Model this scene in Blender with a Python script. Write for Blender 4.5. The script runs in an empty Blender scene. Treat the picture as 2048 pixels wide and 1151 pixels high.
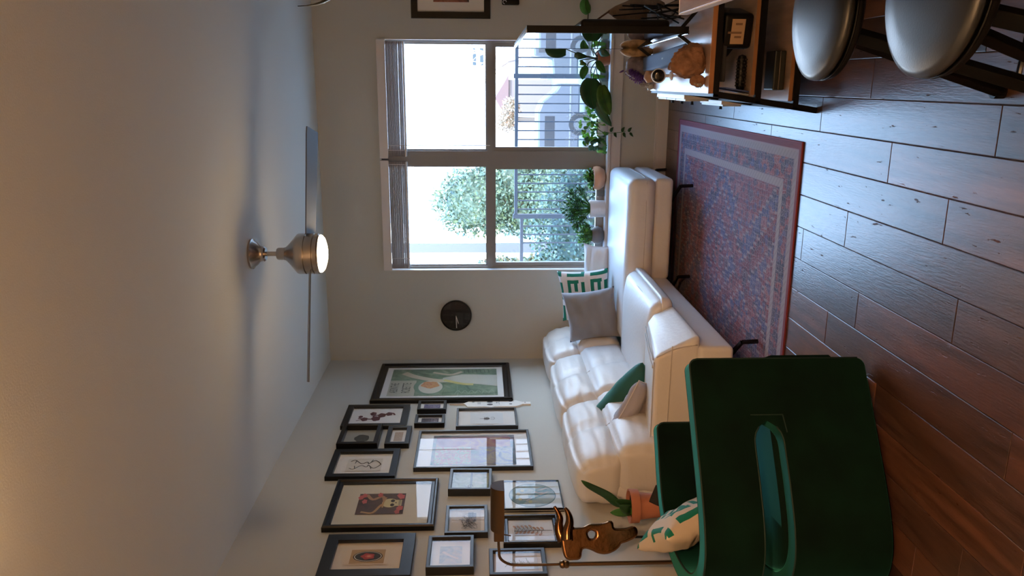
import bpy, bmesh, math, random
from mathutils import Vector, Matrix, noise
R = math.radians
S = bpy.context.scene
COL = S.collection

# ------------------------------------------------------------------ camera, world, lights, exposure
F_PX, YAW, PITCH, ROLL, CAMZ = 1592.77, 0.25311, -0.03972, 0.00527, 1.48428
cam_d = bpy.data.cameras.new('camera'); cam = bpy.data.objects.new('camera', cam_d); COL.objects.link(cam)
cam_d.sensor_fit = 'HORIZONTAL'; cam_d.sensor_width = 36.0; cam_d.lens = F_PX / 2048 * 36.0
cam_d.clip_start = 0.02; cam_d.clip_end = 300
def _rot(y, p, r):
    return Matrix.Rotation(y, 3, 'Z') @ Matrix.Rotation(p, 3, 'X') @ Matrix.Rotation(r, 3, 'Y')
RM = _rot(YAW, PITCH, ROLL)
fwd, rgt, dwn = RM @ Vector((0, 1, 0)), RM @ Vector((1, 0, 0)), RM @ Vector((0, 0, -1))
M = Matrix((dwn, rgt, -fwd)).transposed().to_4x4()      # the phone is held on its side: picture x runs down the room
M.translation = Vector((0, 0, CAMZ))
cam.matrix_world = M
S.camera = cam
S.view_settings.view_transform = 'Standard'; S.view_settings.look = 'None'
S.view_settings.exposure = 0.15; S.view_settings.gamma = 1.0; S.view_settings.use_curve_mapping = False

W = bpy.data.worlds.new('sky'); S.world = W; W.use_nodes = True
bg = W.node_tree.nodes['Background']; bg.inputs[1].default_value = 14.0
_n = W.node_tree.nodes; _tc = _n.new('ShaderNodeTexCoord'); _sx = _n.new('ShaderNodeSeparateXYZ'); _rp = _n.new('ShaderNodeValToRGB')
W.node_tree.links.new(_tc.outputs['Generated'], _sx.inputs[0]); W.node_tree.links.new(_sx.outputs[2], _rp.inputs[0]); W.node_tree.links.new(_rp.outputs[0], bg.inputs[0])
_e = _rp.color_ramp.elements; _e[0].position = 0.0; _e[0].color = (.96, .97, .98, 1); _e[1].position = .9; _e[1].color = (.22, .42, .85, 1)   # pale at the horizon, blue overhead
_m = _e.new(.35); _m.color = (.42, .66, 1.0, 1)

def light(name, kind, loc, energy, col, size=0.1, rot=None, **kw):
    d = bpy.data.lights.new(name, kind); d.energy = energy; d.color = col
    if kind == 'AREA': d.size = size
    elif kind != 'SUN': d.shadow_soft_size = size
    for k, v in kw.items(): setattr(d, k, v)
    o = bpy.data.objects.new(name, d); o.location = loc
    if rot: o.rotation_euler = rot
    COL.objects.link(o); return o
light('sun', 'SUN', (0, 0, 20), 5.0, (1, .95, .85), rot=(R(50), R(20), 0) , angle=R(1))
# warm light from the kitchen behind the camera: spot and uplights added, unseen
light('warm_spot', 'SPOT', (0.9, -0.9, 2.45), 330, (1, .52, .25), .10, rot=(R(64), 0, R(33)), spot_size=R(52), spot_blend=1.0)
light('ceiling_fill_a', 'AREA', (-0.9, -0.6, 1.9), 84, (1, .56, .27), .5, rot=(R(180), 0, 0))
light('ceiling_fill_b', 'AREA', (0.9, -0.9, 1.9), 50, (1, .56, .27), .5, rot=(R(180), 0, 0))

# ------------------------------------------------------------------ materials
MATS = {}
def mat(name, col, rough=.5, metal=0., **k):
    if name in MATS: return MATS[name]
    m = bpy.data.materials.new(name); m.use_nodes = True; nt = m.node_tree
    b = nt.nodes['Principled BSDF']
    b.inputs['Base Color'].default_value = (*col, 1); b.inputs['Roughness'].default_value = rough
    b.inputs['Metallic'].default_value = metal
    for kk, v in k.items():
        if kk in ('vary', 'vscale', 'bump', 'bscale', 'stretch', 'col2'): continue
        b.inputs[kk].default_value = v
    if k.get('vary') or k.get('bump'):
        tc = nt.nodes.new('ShaderNodeTexCoord'); mp = nt.nodes.new('ShaderNodeMapping')
        mp.inputs['Scale'].default_value = k.get('stretch', (1, 1, 1))
        nt.links.new(tc.outputs['Object'], mp.inputs[0])
    if k.get('vary'):
        n = nt.nodes.new('ShaderNodeTexNoise'); n.inputs['Scale'].default_value = k.get('vscale', 6); n.inputs['Detail'].default_value = 6
        nt.links.new(mp.outputs[0], n.inputs['Vector'])
        r = nt.nodes.new('ShaderNodeValToRGB'); c2 = k.get('col2')
        v = k['vary']
        r.color_ramp.elements[0].color = (*[c * (1 - v) for c in col], 1); r.color_ramp.elements[0].position = .3
        r.color_ramp.elements[1].color = (*(c2 or [min(1, c * (1 + v)) for c in col]), 1); r.color_ramp.elements[1].position = .7
        nt.links.new(n.outputs[0], r.inputs[0]); nt.links.new(r.outputs[0], b.inputs['Base Color'])
    if k.get('bump'):
        n2 = nt.nodes.new('ShaderNodeTexNoise'); n2.inputs['Scale'].default_value = k.get('bscale', 60); n2.inputs['Detail'].default_value = 5
        nt.links.new(mp.outputs[0], n2.inputs['Vector'])
        bp = nt.nodes.new('ShaderNodeBump'); bp.inputs['Strength'].default_value = k['bump']; bp.inputs['Distance'].default_value = .01
        nt.links.new(n2.outputs[0], bp.inputs['Height']); nt.links.new(bp.outputs[0], b.inputs['Normal'])
    MATS[name] = m; return m
def emit(name, col, s):
    m = bpy.data.materials.new(name); m.use_nodes = True; nt = m.node_tree
    b = nt.nodes['Principled BSDF']; b.inputs['Base Color'].default_value = (1, 1, 1, 1)
    b.inputs['Emission Color'].default_value = (*col, 1); b.inputs['Emission Strength'].default_value = s
    return m
def glass_mat(name, tint=(1, 1, 1), ior=1.5, rough=0.0):
    m = bpy.data.materials.new(name); m.use_nodes = True; nt = m.node_tree; nt.nodes.clear()
    o = nt.nodes.new('ShaderNodeOutputMaterial'); mx = nt.nodes.new('ShaderNodeMixShader'); t = nt.nodes.new('ShaderNodeBsdfTransparent')
    g = nt.nodes.new('ShaderNodeBsdfGlossy'); g.inputs['Roughness'].default_value = rough; f = nt.nodes.new('ShaderNodeFresnel'); f.inputs[0].default_value = ior
    t.inputs[0].default_value = (*tint, 1)
    ge = nt.nodes.new('ShaderNodeNewGeometry'); inv = nt.nodes.new('ShaderNodeMath'); inv.operation = 'SUBTRACT'; inv.inputs[0].default_value = 1
    mu = nt.nodes.new('ShaderNodeMath'); mu.operation = 'MULTIPLY'      # only the outward face of the pane mirrors
    nt.links.new(ge.outputs['Backfacing'], inv.inputs[1]); nt.links.new(f.outputs[0], mu.inputs[0]); nt.links.new(inv.outputs[0], mu.inputs[1])
    nt.links.new(mu.outputs[0], mx.inputs[0]); nt.links.new(t.outputs[0], mx.inputs[1]); nt.links.new(g.outputs[0], mx.inputs[2]); nt.links.new(mx.outputs[0], o.inputs[0])
    return m
M_WALL = mat('wall_paint', (.51, .51, .47), .85, bump=.08, bscale=180)
M_CEIL = mat('ceiling_paint', (.72, .72, .665), .9, bump=.12, bscale=150)
M_TRIM = mat('trim_paint', (.62, .58, .55), .5)
M_SILL = mat('sill_paint', (.80, .80, .80), .35)
M_WFRAME = mat('window_frame_vinyl', (.27, .245, .22), .5)
M_GLASS = glass_mat('window_glass', (.97, .99, .99))
M_PGLASS = glass_mat('picture_glass', (1, 1, 1), 1.5)
M_BLACK = mat('black_lacquer', (.004, .004, .005), .3, **{'Specular IOR Level': .3})
M_BLACKM = mat('black_metal', (.0025, .0025, .003), .5, 0.0, **{'Specular IOR Level': .25})
M_BLACKP = mat('black_plastic', (.003, .003, .0035), .4, **{'Specular IOR Level': .3})
M_WHITEP = mat('white_plastic', (.8, .8, .8), .4)
M_LEATHER = mat('white_leather', (.66, .645, .62), .40, bump=.14, bscale=42, vary=.03, vscale=3)
M_SEAM = mat('leather_seam', (.50, .47, .45), .6)
M_CHROME = mat('chrome', (.7, .7, .72), .12, 1.0)
M_NICKEL = mat('brushed_nickel', (.55, .48, .42), .27, 1.0)
M_BRASS = mat('aged_brass', (.20, .12, .065), .28, 1.0)
M_BRONZE = mat('bronze', (.24, .115, .05), .2, 1.0, vary=.35, vscale=9, bump=.15, bscale=25)
M_VELVET = mat('green_velvet', (.001, .009, .005), .8, vary=.4, vscale=7, **{'Specular IOR Level': .1, 'Sheen Weight': .8, 'Sheen Roughness': .35, 'Sheen Tint': (.10, .75, .62, 1)})
M_VPIPE = mat('green_velvet_piping', (.002, .02, .014), .7)
M_STOOLV = mat('grey_leatherette', (.022, .024, .03), .34, bump=.04, bscale=220, **{'Specular IOR Level': .8})
M_TERRA = mat('terracotta', (.42, .16, .09), .8, vary=.15)
M_PEACH = mat('peach_glazed_clay', (.62, .33, .19), .6, vary=.08)
M_CERAM = mat('white_ceramic', (.72, .70, .70), .4)
M_GREYC = mat('grey_ceramic', (.16, .145, .14), .7)
M_SOIL = mat('potting_soil', (.03, .02, .012), .95)
M_LEAF = mat('green_leaf', (.055, .20, .035), .4, vary=.35, vscale=14, **{'Transmission Weight': 0.0})
M_LEAFD = mat('dark_green_leaf', (.018, .075, .02), .42, vary=.35, vscale=10, **{'Subsurface Weight': .0})
M_LEAFL = mat('light_green_leaf', (.16, .42, .04), .45, vary=.3, vscale=10)
M_LEAFY = mat('yellowing_leaf', (.035, .13, .02), .4, vary=.3, vscale=9, col2=(.14, .26, .03))
M_STEM = mat('brown_green_stem', (.05, .055, .02), .6)
M_WOODT = mat('light_oak_veneer', (.40, .27, .20), .32, vary=.2, vscale=5, stretch=(6, .8, 6), bump=.03)
M_WOODE = mat('oak_edge', (.34, .15, .06), .5, vary=.18, vscale=6, stretch=(1, 6, 6))
M_PAPER = mat('paper_white', (.80, .79, .76), .8)
M_CREAM = mat('paper_cream', (.72, .62, .48), .8)

# ------------------------------------------------------------------ object helpers
def tag(o, label=None, cat=None, group=None, kind=None):
    if label: o['label'] = label
    if cat: o['category'] = cat
    if group: o['group'] = group
    if kind: o['kind'] = kind
    return o
def thing(name, label, cat, loc=(0, 0, 0), rz=0, group=None, rot=None):
    o = bpy.data.objects.new(name, None); COL.objects.link(o); o.empty_display_size = .05
    o.location = loc; o.rotation_euler = rot or (0, 0, rz)
    return tag(o, label, cat, group)
def link(name, me, parent=None, loc=None, rot=None):
    o = bpy.data.objects.new(name, me); COL.objects.link(o)
    if parent is not None: o.parent = parent
    if loc is not None: o.location = loc
    if rot is not None: o.rotation_euler = rot
    return o
def obj(name, bm, m, parent=None, smooth=False, world=False, bevel=0, loc=None, rot=None, auto=None):
    if world and parent is not None:
        bmesh.ops.translate(bm, vec=-Vector(parent.location), verts=bm.verts)
    me = bpy.data.meshes.new(name); bm.normal_update(); bm.to_mesh(me); bm.free()
    for x in (m if isinstance(m, (list, tuple)) else [m]): me.materials.append(x)
    if smooth:
        for p in me.polygons: p.use_smooth = True
        if auto is not None: me.set_sharp_from_angle(angle=R(auto))
    o = link(name, me, parent, loc, rot)
    if bevel:
        b = o.modifiers.new('bevel', 'BEVEL'); b.width = bevel; b.segments = 2; b.limit_method = 'ANGLE'
    return o
def BM(): return bmesh.new()
def box(bm, x0, x1, y0, y1, z0, z1, mi=0):
    vs = [bm.verts.new((x, y, z)) for x in (x0, x1) for y in (y0, y1) for z in (z0, z1)]
    for f in ((0, 1, 3, 2), (4, 6, 7, 5), (0, 4, 5, 1), (2, 3, 7, 6), (0, 2, 6, 4), (1, 5, 7, 3)):
        bm.faces.new([vs[i] for i in f]).material_index = mi
    return vs
def B(*a, **k):
    bm = BM(); box(bm, *a, **k); return bm
def rbox(bm, c, h, r, n=6, fn=None, rot=None):
    """rounded soft box: centre c, half sizes h, corner radius r"""
    c = Vector(c); vmap = {}
    def pt(p):
        key = tuple(round(v, 5) for v in p)
        if key in vmap: return vmap[key]
        q = Vector((p[0] * h[0], p[1] * h[1], p[2] * h[2]))
        inner = Vector([max(-(h[i] - r), min(h[i] - r, q[i])) for i in range(3)])
        d = q - inner
        if d.length > 1e-9: q = inner + d.normalized() * r
        if fn: q = fn(q, Vector(p))
        if rot: q = rot @ q
        vmap[key] = bm.verts.new(q + c); return vmap[key]
    # parameter values: dense near the edges
    ts = [-1 + 2 * i / n for i in range(n + 1)]
    def g(i, hh):
        # remap so that corner zone gets samples
        t = ts[i]; k = min(.98, r / hh)
        e = 3
        return None
    def axis_vals(hh):
        k = min(.9, r / hh); v = []
        for j in range(4): v.append(-1 + k * (1 - math.cos(math.pi / 2 * j / 3)) * 1.0 if False else -1 + k * j / 3)
        m = n
        for j in range(1, m): v.append(-1 + k + (2 - 2 * k) * j / m)
        for j in range(4): v.append(1 - k + k * j / 3)
        return v
    A = [axis_vals(h[i]) for i in range(3)]
    for ax in range(3):
        u, w = [i for i in range(3) if i != ax]
        for sgn in (-1, 1):
            for i in range(len(A[u]) - 1):
                for j in range(len(A[w]) - 1):
                    q = []
                    for a, b in ((i, j), (i + 1, j), (i + 1, j + 1), (i, j + 1)):
                        p = [0, 0, 0]; p[ax] = sgn; p[u] = A[u][a]; p[w] = A[w][b]; q.append(pt(p))
                    if (sgn > 0) == (ax == 1): q.reverse()
                    try: bm.faces.new(q)
                    except ValueError: pass
def soft(c, h, r, n=6, fn=None, rot=None):
    bm = BM(); rbox(bm, c, h, r, n, fn, rot); bmesh.ops.recalc_face_normals(bm, faces=bm.faces); return bm
def lathe(bm, prof, seg=32, c=(0, 0, 0), mi=0, cap=True):
    c = Vector(c); rings = []
    for r, z in prof:
        if r < 1e-5: rings.append([bm.verts.new(c + Vector((0, 0, z)))])
        else: rings.append([bm.verts.new(c + Vector((r * math.cos(2 * math.pi * i / seg), r * math.sin(2 * math.pi * i / seg), z))) for i in range(seg)])
    for a, b in zip(rings, rings[1:]):
        for i in range(seg):
            j = (i + 1) % seg
            if len(a) == 1 and len(b) == 1: continue
            if len(a) == 1: f = bm.faces.new((a[0], b[j], b[i]))
            elif len(b) == 1: f = bm.faces.new((a[i], a[j], b[0]))
            else: f = bm.faces.new((a[i], a[j], b[j], b[i]))
            f.material_index = mi
    if cap:
        for rg, rev in ((rings[0], True), (rings[-1], False)):
            if len(rg) > 1: bm.faces.new(list(reversed(rg)) if rev else rg).material_index = mi
    bmesh.ops.recalc_face_normals(bm, faces=bm.faces)
    return bm
def L(prof, seg=32, c=(0, 0, 0)): return lathe(BM(), prof, seg, c)
def tube(bm, pts, r, seg=8, closed=False, mi=0, taper=None):
    pts = [Vector(p) for p in pts]; n = len(pts); rings = []; up = None
    for i, p in enumerate(pts):
        if closed: t = (pts[(i + 1) % n] - pts[i - 1]).normalized()
        else: t = (pts[min(i + 1, n - 1)] - pts[max(i - 1, 0)]).normalized()
        if up is None: up = t.orthogonal().normalized()
        up = (up - t * up.dot(t)).normalized(); s = t.cross(up)
        rr = r if taper is None else taper[i] if isinstance(taper, (list, tuple)) else r * (1 + (taper - 1) * i / (n - 1))
        rings.append([bm.verts.new(p + (up * math.cos(2 * math.pi * k / seg) + s * math.sin(2 * math.pi * k / seg)) * rr) for k in range(seg)])
    for i in range(n if closed else n - 1):
        a, b = rings[i], rings[(i + 1) % n]
        for k in range(seg): bm.faces.new((a[k], a[(k + 1) % seg], b[(k + 1) % seg], b[k])).material_index = mi
    if not closed:
        bm.faces.new(list(reversed(rings[0]))).material_index = mi; bm.faces.new(rings[-1]).material_index = mi
    return bm
def T(pts, r, seg=8, closed=False, taper=None): return tube(BM(), pts, r, seg, closed, 0, taper)
def spline(pts, n=6, closed=False):
    P = [Vector(p) for p in pts]; out = []; m = len(P)
    for i in range(m if closed else m - 1):
        a, b, c, d = (P[(i - 1) % m] if closed or i else P[0] * 2 - P[1]), P[i], P[(i + 1) % m], (P[(i + 2) % m] if closed or i + 2 < m else P[-1] * 2 - P[-2])
        for k in range(n):
            t = k / n
            out.append(.5 * ((2 * b) + (c - a) * t + (2 * a - 5 * b + 4 * c - d) * t * t + (3 * b - a - 3 * c + d) * t ** 3))
    if not closed: out.append(P[-1])
    return out
def bar(bm, a, b, w, h=None, up=(0, 0, 1)):
    """rectangular bar from a to b"""
    a, b = Vector(a), Vector(b); t = (b - a).normalized(); u = Vector(up); s = t.cross(u)
    if s.length < 1e-3: s = t.cross(Vector((0, 1, 0)))
    s.normalize(); u = s.cross(t); h = h or w
    q = []
    for p in (a, b):
        q.append([bm.verts.new(p + s * sx * w / 2 + u * sz * h / 2) for sx, sz in ((-1, -1), (1, -1), (1, 1), (-1, 1))])
    for i in range(4): bm.faces.new((q[0][i], q[0][(i + 1) % 4], q[1][(i + 1) % 4], q[1][i]))
    bm.faces.new(list(reversed(q[0]))); bm.faces.new(q[1]); return bm
def copy_tree(o, parent=None):
    c = o.copy(); COL.objects.link(c)
    if parent is not None: c.parent = parent
    for ch in list(o.children): copy_tree(ch, c)
    return c
def struct(name, bm, m, **k): return tag(obj(name, bm, m, **k), kind='structure')

# ------------------------------------------------------------------ room shell
H, D, XL, XR, YF = 2.74, 6.3585, -2.2618, 2.45, -2.6
WX0, WX1, WZ0, WZ1 = -1.494, .314, .455, 2.262
wl = struct('wall_left', B(XL - .12, XL, YF, D + .14, -.02, H + .02), M_WALL); wl['label'] = 'long grey beige wall covered with framed pictures'
wr = struct('wall_right', B(XR, XR + .12, YF, D + .14, -.02, H + .02), M_WALL); wr['label'] = 'grey beige side wall behind the television'
struct('wall_front', B(XL, XR, YF - .12, YF, -.02, H + .02), M_WALL)
bm = BM()
box(bm, XL, WX0, D, D + .14, -.02, H + .02); box(bm, WX1, XR, D, D + .14, -.02, H + .02)
box(bm, WX0, WX1, D, D + .14, -.02, WZ0); box(bm, WX0, WX1, D, D + .14, WZ1, H + .02)
wb = struct('wall_back', bm, M_WALL); wb['label'] = 'grey beige end wall with the wide sliding window'
ce = struct('ceiling', B(XL, XR, YF, D, H, H + .1), M_CEIL); ce['label'] = 'off white flat ceiling'
bm = BM()
for y0 in (D - .014,):
    box(bm, XL, XR, y0, D, .0, .092); box(bm, XL, XR, y0 + .005, D, .092, .1)
b_ = struct('baseboard_back', bm, M_TRIM, bevel=.002); b_['label'] = 'painted baseboard under the window'
bm = BM(); box(bm, XL, XL + .014, YF, D - .014, 0, .1); struct('baseboard_left', bm, M_TRIM, bevel=.002)
bm = BM(); box(bm, XR - .014, XR, YF, D - .014, 0, .1); struct('baseboard_right', bm, M_TRIM, bevel=.002)

# floor: slab and single planks
def plank_mat(i):
    tints = [(.078, .032, .019), (.056, .026, .018), (.105, .045, .025), (.042, .020, .015)]
    c = tints[i]
    m = mat('plank_walnut_%s' % 'abcd'[i], c, .33, vary=.45, vscale=3.2, stretch=(9, .9, 9), bump=.10, bscale=22)
    nt = m.node_tree
    if not nt.nodes.get('OI'):
        oi = nt.nodes.new('ShaderNodeObjectInfo'); oi.name = 'OI'
        mp = [n for n in nt.nodes if n.type == 'MAPPING'][0]
        vm = nt.nodes.new('ShaderNodeVectorMath'); vm.operation = 'SCALE'; vm.inputs[0].default_value = (7, 11, 5)
        nt.links.new(oi.outputs['Random'], vm.inputs['Scale']); nt.links.new(vm.outputs[0], mp.inputs['Location'])
    if not nt.nodes.get('WEAR'):
        N = nt.nodes; mp2 = N.new('ShaderNodeMapping'); mp2.name = 'WEAR'; mp2.inputs['Scale'].default_value = (70, 16, 1)
        tc = [n for n in N if n.type == 'TEX_COORD'][0]; nt.links.new(tc.outputs['Object'], mp2.inputs[0]); nt.links.new(vm.outputs[0], mp2.inputs['Location'])
        w1 = N.new('ShaderNodeTexNoise'); w1.inputs['Scale'].default_value = 1.0; w1.inputs['Detail'].default_value = 4; nt.links.new(mp2.outputs[0], w1.inputs['Vector'])
        w2 = N.new('ShaderNodeTexNoise'); w2.inputs['Scale'].default_value = 5.0; nt.links.new(mp.outputs[0], w2.inputs['Vector'])
        r1 = N.new('ShaderNodeValToRGB'); r1.color_ramp.elements[0].position = .66; r1.color_ramp.elements[1].position = .70; nt.links.new(w1.outputs[0], r1.inputs[0])
        r2 = N.new('ShaderNodeValToRGB'); r2.color_ramp.elements[0].position = .52; r2.color_ramp.elements[1].position = .60; nt.links.new(w2.outputs[0], r2.inputs[0])
        mu = N.new('ShaderNodeMath'); mu.operation = 'MULTIPLY'; nt.links.new(r1.outputs[0], mu.inputs[0]); nt.links.new(r2.outputs[0], mu.inputs[1])
        mr = N.new('ShaderNodeMapRange'); mr.inputs['To Min'].default_value = .33; mr.inputs['To Max'].default_value = .75; nt.links.new(mu.outputs[0], mr.inputs[0])
        bb = N['Principled BSDF']; nt.links.new(mr.outputs[0], bb.inputs['Roughness'])
        sp = N.new('ShaderNodeMath'); sp.operation = 'MULTIPLY_ADD'; sp.inputs[1].default_value = -.55; sp.inputs[2].default_value = .66; nt.links.new(mu.outputs[0], sp.inputs[0]); nt.links.new(sp.outputs[0], bb.inputs['Specular IOR Level'])
        bp = [n for n in N if n.type == 'BUMP'][0]; b2 = N.new('ShaderNodeBump'); b2.inputs['Strength'].default_value = .5; b2.inputs['Distance'].default_value = .002; b2.invert = True
        nt.links.new(mu.outputs[0], b2.inputs['Height']); nt.links.new(bp.outputs[0], b2.inputs['Normal']); nt.links.new(b2.outputs[0], bb.inputs['Normal'])
    b = nt.nodes['Principled BSDF']; b.inputs['Specular IOR Level'].default_value = .65; b.inputs['Coat Weight'].default_value = .08; b.inputs['Coat Roughness'].default_value = .3
    return m
fl = struct('floor', B(XL, XR, YF, D, -.06, -.0045), mat('floor_gap', (.012, .008, .007), .8)); fl['label'] = 'dark walnut plank floor running towards the window'
PW, PL = .1476, 1.2192
offs = {0: 2.85, 1: 2.456, 2: 3.132, 3: 3.551, 4: 2.966, -1: 3.48, -2: 3.052}   # first end joint known of each row
random.seed(4)
pmesh = []
for i in range(4):
    bm = BM(); g = .0011; e = .0022
    x, y = PW / 2 - g, PL / 2 - g
    lo = [bm.verts.new((sx * x, sy * y, -.0045)) for sx, sy in ((-1, -1), (1, -1), (1, 1), (-1, 1))]
    md = [bm.verts.new((sx * x, sy * y, -.0012)) for sx, sy in ((-1, -1), (1, -1), (1, 1), (-1, 1))]
    hi = [bm.verts.new((sx * (x - e), sy * (y - e), 0)) for sx, sy in ((-1, -1), (1, -1), (1, 1), (-1, 1))]
    for k in range(4):
        j = (k + 1) % 4; bm.faces.new((lo[k], lo[j], md[j], md[k])); bm.faces.new((md[k], md[j], hi[j], hi[k]))
    bm.faces.new(hi)
    me = bpy.data.meshes.new('plank'); bm.to_mesh(me); bm.free(); me.materials.append(plank_mat(i)); pmesh.append(me)
row_r = -.203 - PW / 2      # row 0 lies between X -.3506 and -.203
for k in range(-17, 13):
    xc = row_r - PW * k
    if xc - PW / 2 < XL - .02 or xc + PW / 2 > 1.75: continue
    j0 = offs.get(k, random.uniform(2.4, 3.6))
    y = j0 - PL * math.ceil((j0 - 1.0) / PL)
    while y < D:
        yc = y + PL / 2; me = pmesh[random.choice((0, 0, 1, 1, 2, 3))]
        y0, y1 = y, y + PL
        if y1 > D:
            o = link('plank', me, fl, (xc, (y0 + D) / 2, 0)); o.scale = (1, (D - y0) / PL, 1)
            if D - y0 < .02: bpy.data.objects.remove(o)
        else: o = link('plank', me, fl, (xc, yc, 0))
        y += PL
rest = BM(); box(rest, XL, XR, YF, .2, -.0045, 0); box(rest, 1.7, XR, .2, D, -.0045, 0)
o = obj('floorboards', rest, plank_mat(1), fl); o['kind'] = 'stuff'

# window: casing, panes, sill
bm = BM(); YG = D + .085
def frame_bars(bm, x0, x1, z0, z1, y0, y1, w, wt=None, wb_=None):
    box(bm, x0, x0 + w, y0, y1, z0, z1); box(bm, x1 - w, x1, y0, y1, z0, z1)
    box(bm, x0 + w, x1 - w, y0, y1, z1 - (wt or w), z1); box(bm, x0 + w, x1 - w, y0, y1, z0, z0 + (wb_ or w))
win = struct('window_1', B(WX0, WX1, D + .13, D + .135, WZ0, WZ0 + .004), M_WFRAME)
win['label'] = 'wide four pane sliding window with taupe frame above the daybed'
def wpart(n, bm, m=None): return obj(n, bm, m or M_WFRAME, win, bevel=0)
bm = BM(); frame_bars(bm, WX0, WX1, WZ0, WZ1, D + .055, D + .13, .024, .03, .03); wpart('outer_frame', bm)
wpart('mullion', B(-.648, -.532, D + .05, D + .125, WZ0 + .03, WZ1 - .03))
wpart('transom', B(WX0 + .024, -.648, D + .05, D + .115, 1.376, 1.424)); wpart('transom', B(-.532, WX1 - .024, D + .05, D + .115, 1.376, 1.424))
for x0, x1 in ((WX0 + .022, -.648), (-.532, WX1 - .022)):
    bm = BM(); frame_bars(bm, x0, x1, WZ0 + .03, 1.378, D + .062, D + .105, .030, .022, .055)
    sash = wpart('lower_sash', bm); obj('pane', B(x0 + .03, x1 - .03, D + .083, D + .087, WZ0 + .085, 1.356), M_GLASS, sash)
    bm = BM(); frame_bars(bm, x0, x1, 1.424, WZ1 - .03, D + .075, D + .115, .012, .012, .012)
    sash = wpart('upper_sash', bm); obj('pane', B(x0 + .012, x1 - .012, D + .093, D + .097, 1.436, WZ1 - .042), M_GLASS, sash)
bm = BM()
for x in (-1.33, -.78, -.35, .12): box(bm, x - .03, x + .03, D + .046, D + .05, 1.38, 1.40); box(bm, x - .008, x + .02, D + .036, D + .046, 1.383, 1.395)
obj('sash_latches', bm, M_WFRAME, win)
bm = BM(); box(bm, WX0, WX1, D + .002, D + .05, WZ1 - .004, WZ1); box(bm, WX0, WX0 + .006, D - .004, D + .055, WZ0, WZ1); box(bm, WX1 - .006, WX1, D - .004, D + .055, WZ0, WZ1)
tr = struct('trim_1', bm, M_SILL); tr['label'] = 'white painted reveal around the window'
bm = BM(); box(bm, WX0 - .03, WX1 + .03, D - .035, D + .06, .452, .474); box(bm, WX0 - .03, WX1 + .03, D - .02, D, .37, .452)
sill = struct('trim_2', bm, M_TRIM, bevel=.003); sill['label'] = 'window sill board with deep apron'
bm = BM(); box(bm, WX0 + .01, WX1 - .01, D - .02, D + .05, .474, .4755); obj('sill_top', bm, M_SILL, sill)

# blinds: two, drawn up
M_BLIND = mat('blind_vinyl', (.42, .37, .36), .5)
M_VAL = mat('blind_valance', (.66, .62, .60), .45)
def blind(x0, x1, label):
    t = thing('window_blind', label, 'blind', ((x0 + x1) / 2, D + .01, WZ1), group='blinds drawn up over the window')
    w = (x1 - x0) / 2
    bm = BM(); box(bm, -w, w, -.04, -.022, -.062, .004); box(bm, -w, -w + .006, -.022, .02, -.062, .004); box(bm, w - .006, w, -.022, .02, -.062, .004)
    obj('valance', bm, M_VAL, t, bevel=.003)
    obj('head_rail', B(-w + .01, w - .01, -.018, .028, -.05, -.006), M_VAL, t)
    n = 19
    sb = B(-w + .012, w - .012, -.024, .026, -.0014, .0014); me = bpy.data.meshes.new('slat'); sb.to_mesh(me); sb.free(); me.materials.append(M_BLIND)
    for i in range(n):
        link('slat', me, t, (0, random.uniform(-.002, .002), -.064 - i * .0068), (R(random.uniform(-2, 2)), 0, 0))
    obj('bottom_rail', B(-w + .012, w - .012, -.024, .026, -.205, -.192), M_VAL, t, bevel=.003)
    obj('ladder_cord', T([(w * .93 if x0 < -1 else -w * .86, -.03, -.05), (w * .93 if x0 < -1 else -w * .86, -.03, -.20)], .002, 5), M_VAL, t)
    s = -1 if x0 > -1 else -1
    obj('wand', T([(-w + .1, -.026, -.05), (-w + .1, -.022, -.5), (-w + .102, -.02, -.86 if x0 > -1 else -.72)], .0028, 6), M_VAL, t)
blind(-.585, .308, 'drawn up taupe slat blind over the right half of the window')
blind(-1.488, -.60, 'drawn up taupe slat blind over the left half of the window')

# ------------------------------------------------------------------ outside
GZ = -1.95
M_GROUND = mat('pale_asphalt', (.17, .165, .16), .9, vary=.1)
g = struct('ground', B(-60, 60, D + .3, 130, GZ - .1, GZ), M_GROUND); g['label'] = 'pale car park ground outside the window'
t = thing('balcony_railing', 'blue grey picket railing outside the window', 'railing', (-.6, 8.0, 0))
M_RAIL = mat('railing_paint', (.030, .036, .05), .5)
bm = BM(); box(bm, -1.317, 3.0, 7.98, 8.02, 1.105, 1.137); obj('top_rail', bm, M_RAIL, t, world=True)
bm = BM(); box(bm, -3.2, -1.317, 7.98, 8.02, 1.045, 1.077); obj('top_rail', bm, M_RAIL, t, world=True)
bm = BM(); box(bm, -3.2, 3.0, 7.985, 8.015, .02, .05); obj('bottom_rail', bm, M_RAIL, t, world=True)
bm = B(-.022, .022, -.022, .022, -.02, 1.15); pm = bpy.data.meshes.new('post'); bm.to_mesh(pm); bm.free(); pm.materials.append(M_RAIL)
for x in (.057, -1.317, 1.42, -2.7): link('post', pm, t, (x + .6, 0, 0))
bm = B(-.006, .006, -.006, .006, .04, 1.11); pk = bpy.data.meshes.new('picket'); bm.to_mesh(pk); bm.free(); pk.materials.append(M_RAIL)
x = .057
for i in range(-19, 18):
    x = .057 + i * .0868
    if min(abs(x - q) for q in (.057, -1.317, 1.42, -2.7)) < .03: continue
    o = link('picket', pk, t, (x + .6, 0, 0))
    if x < -1.317: o.scale = (1, 1, .95)
# patio slab carrying the railing
p = struct('patio', B(-4, 4, D + .14, 8.3, -.25, -.02), mat('patio_concrete', (.36, .35, .33), .9)); p['label'] = 'raised concrete patio outside the window'

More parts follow.
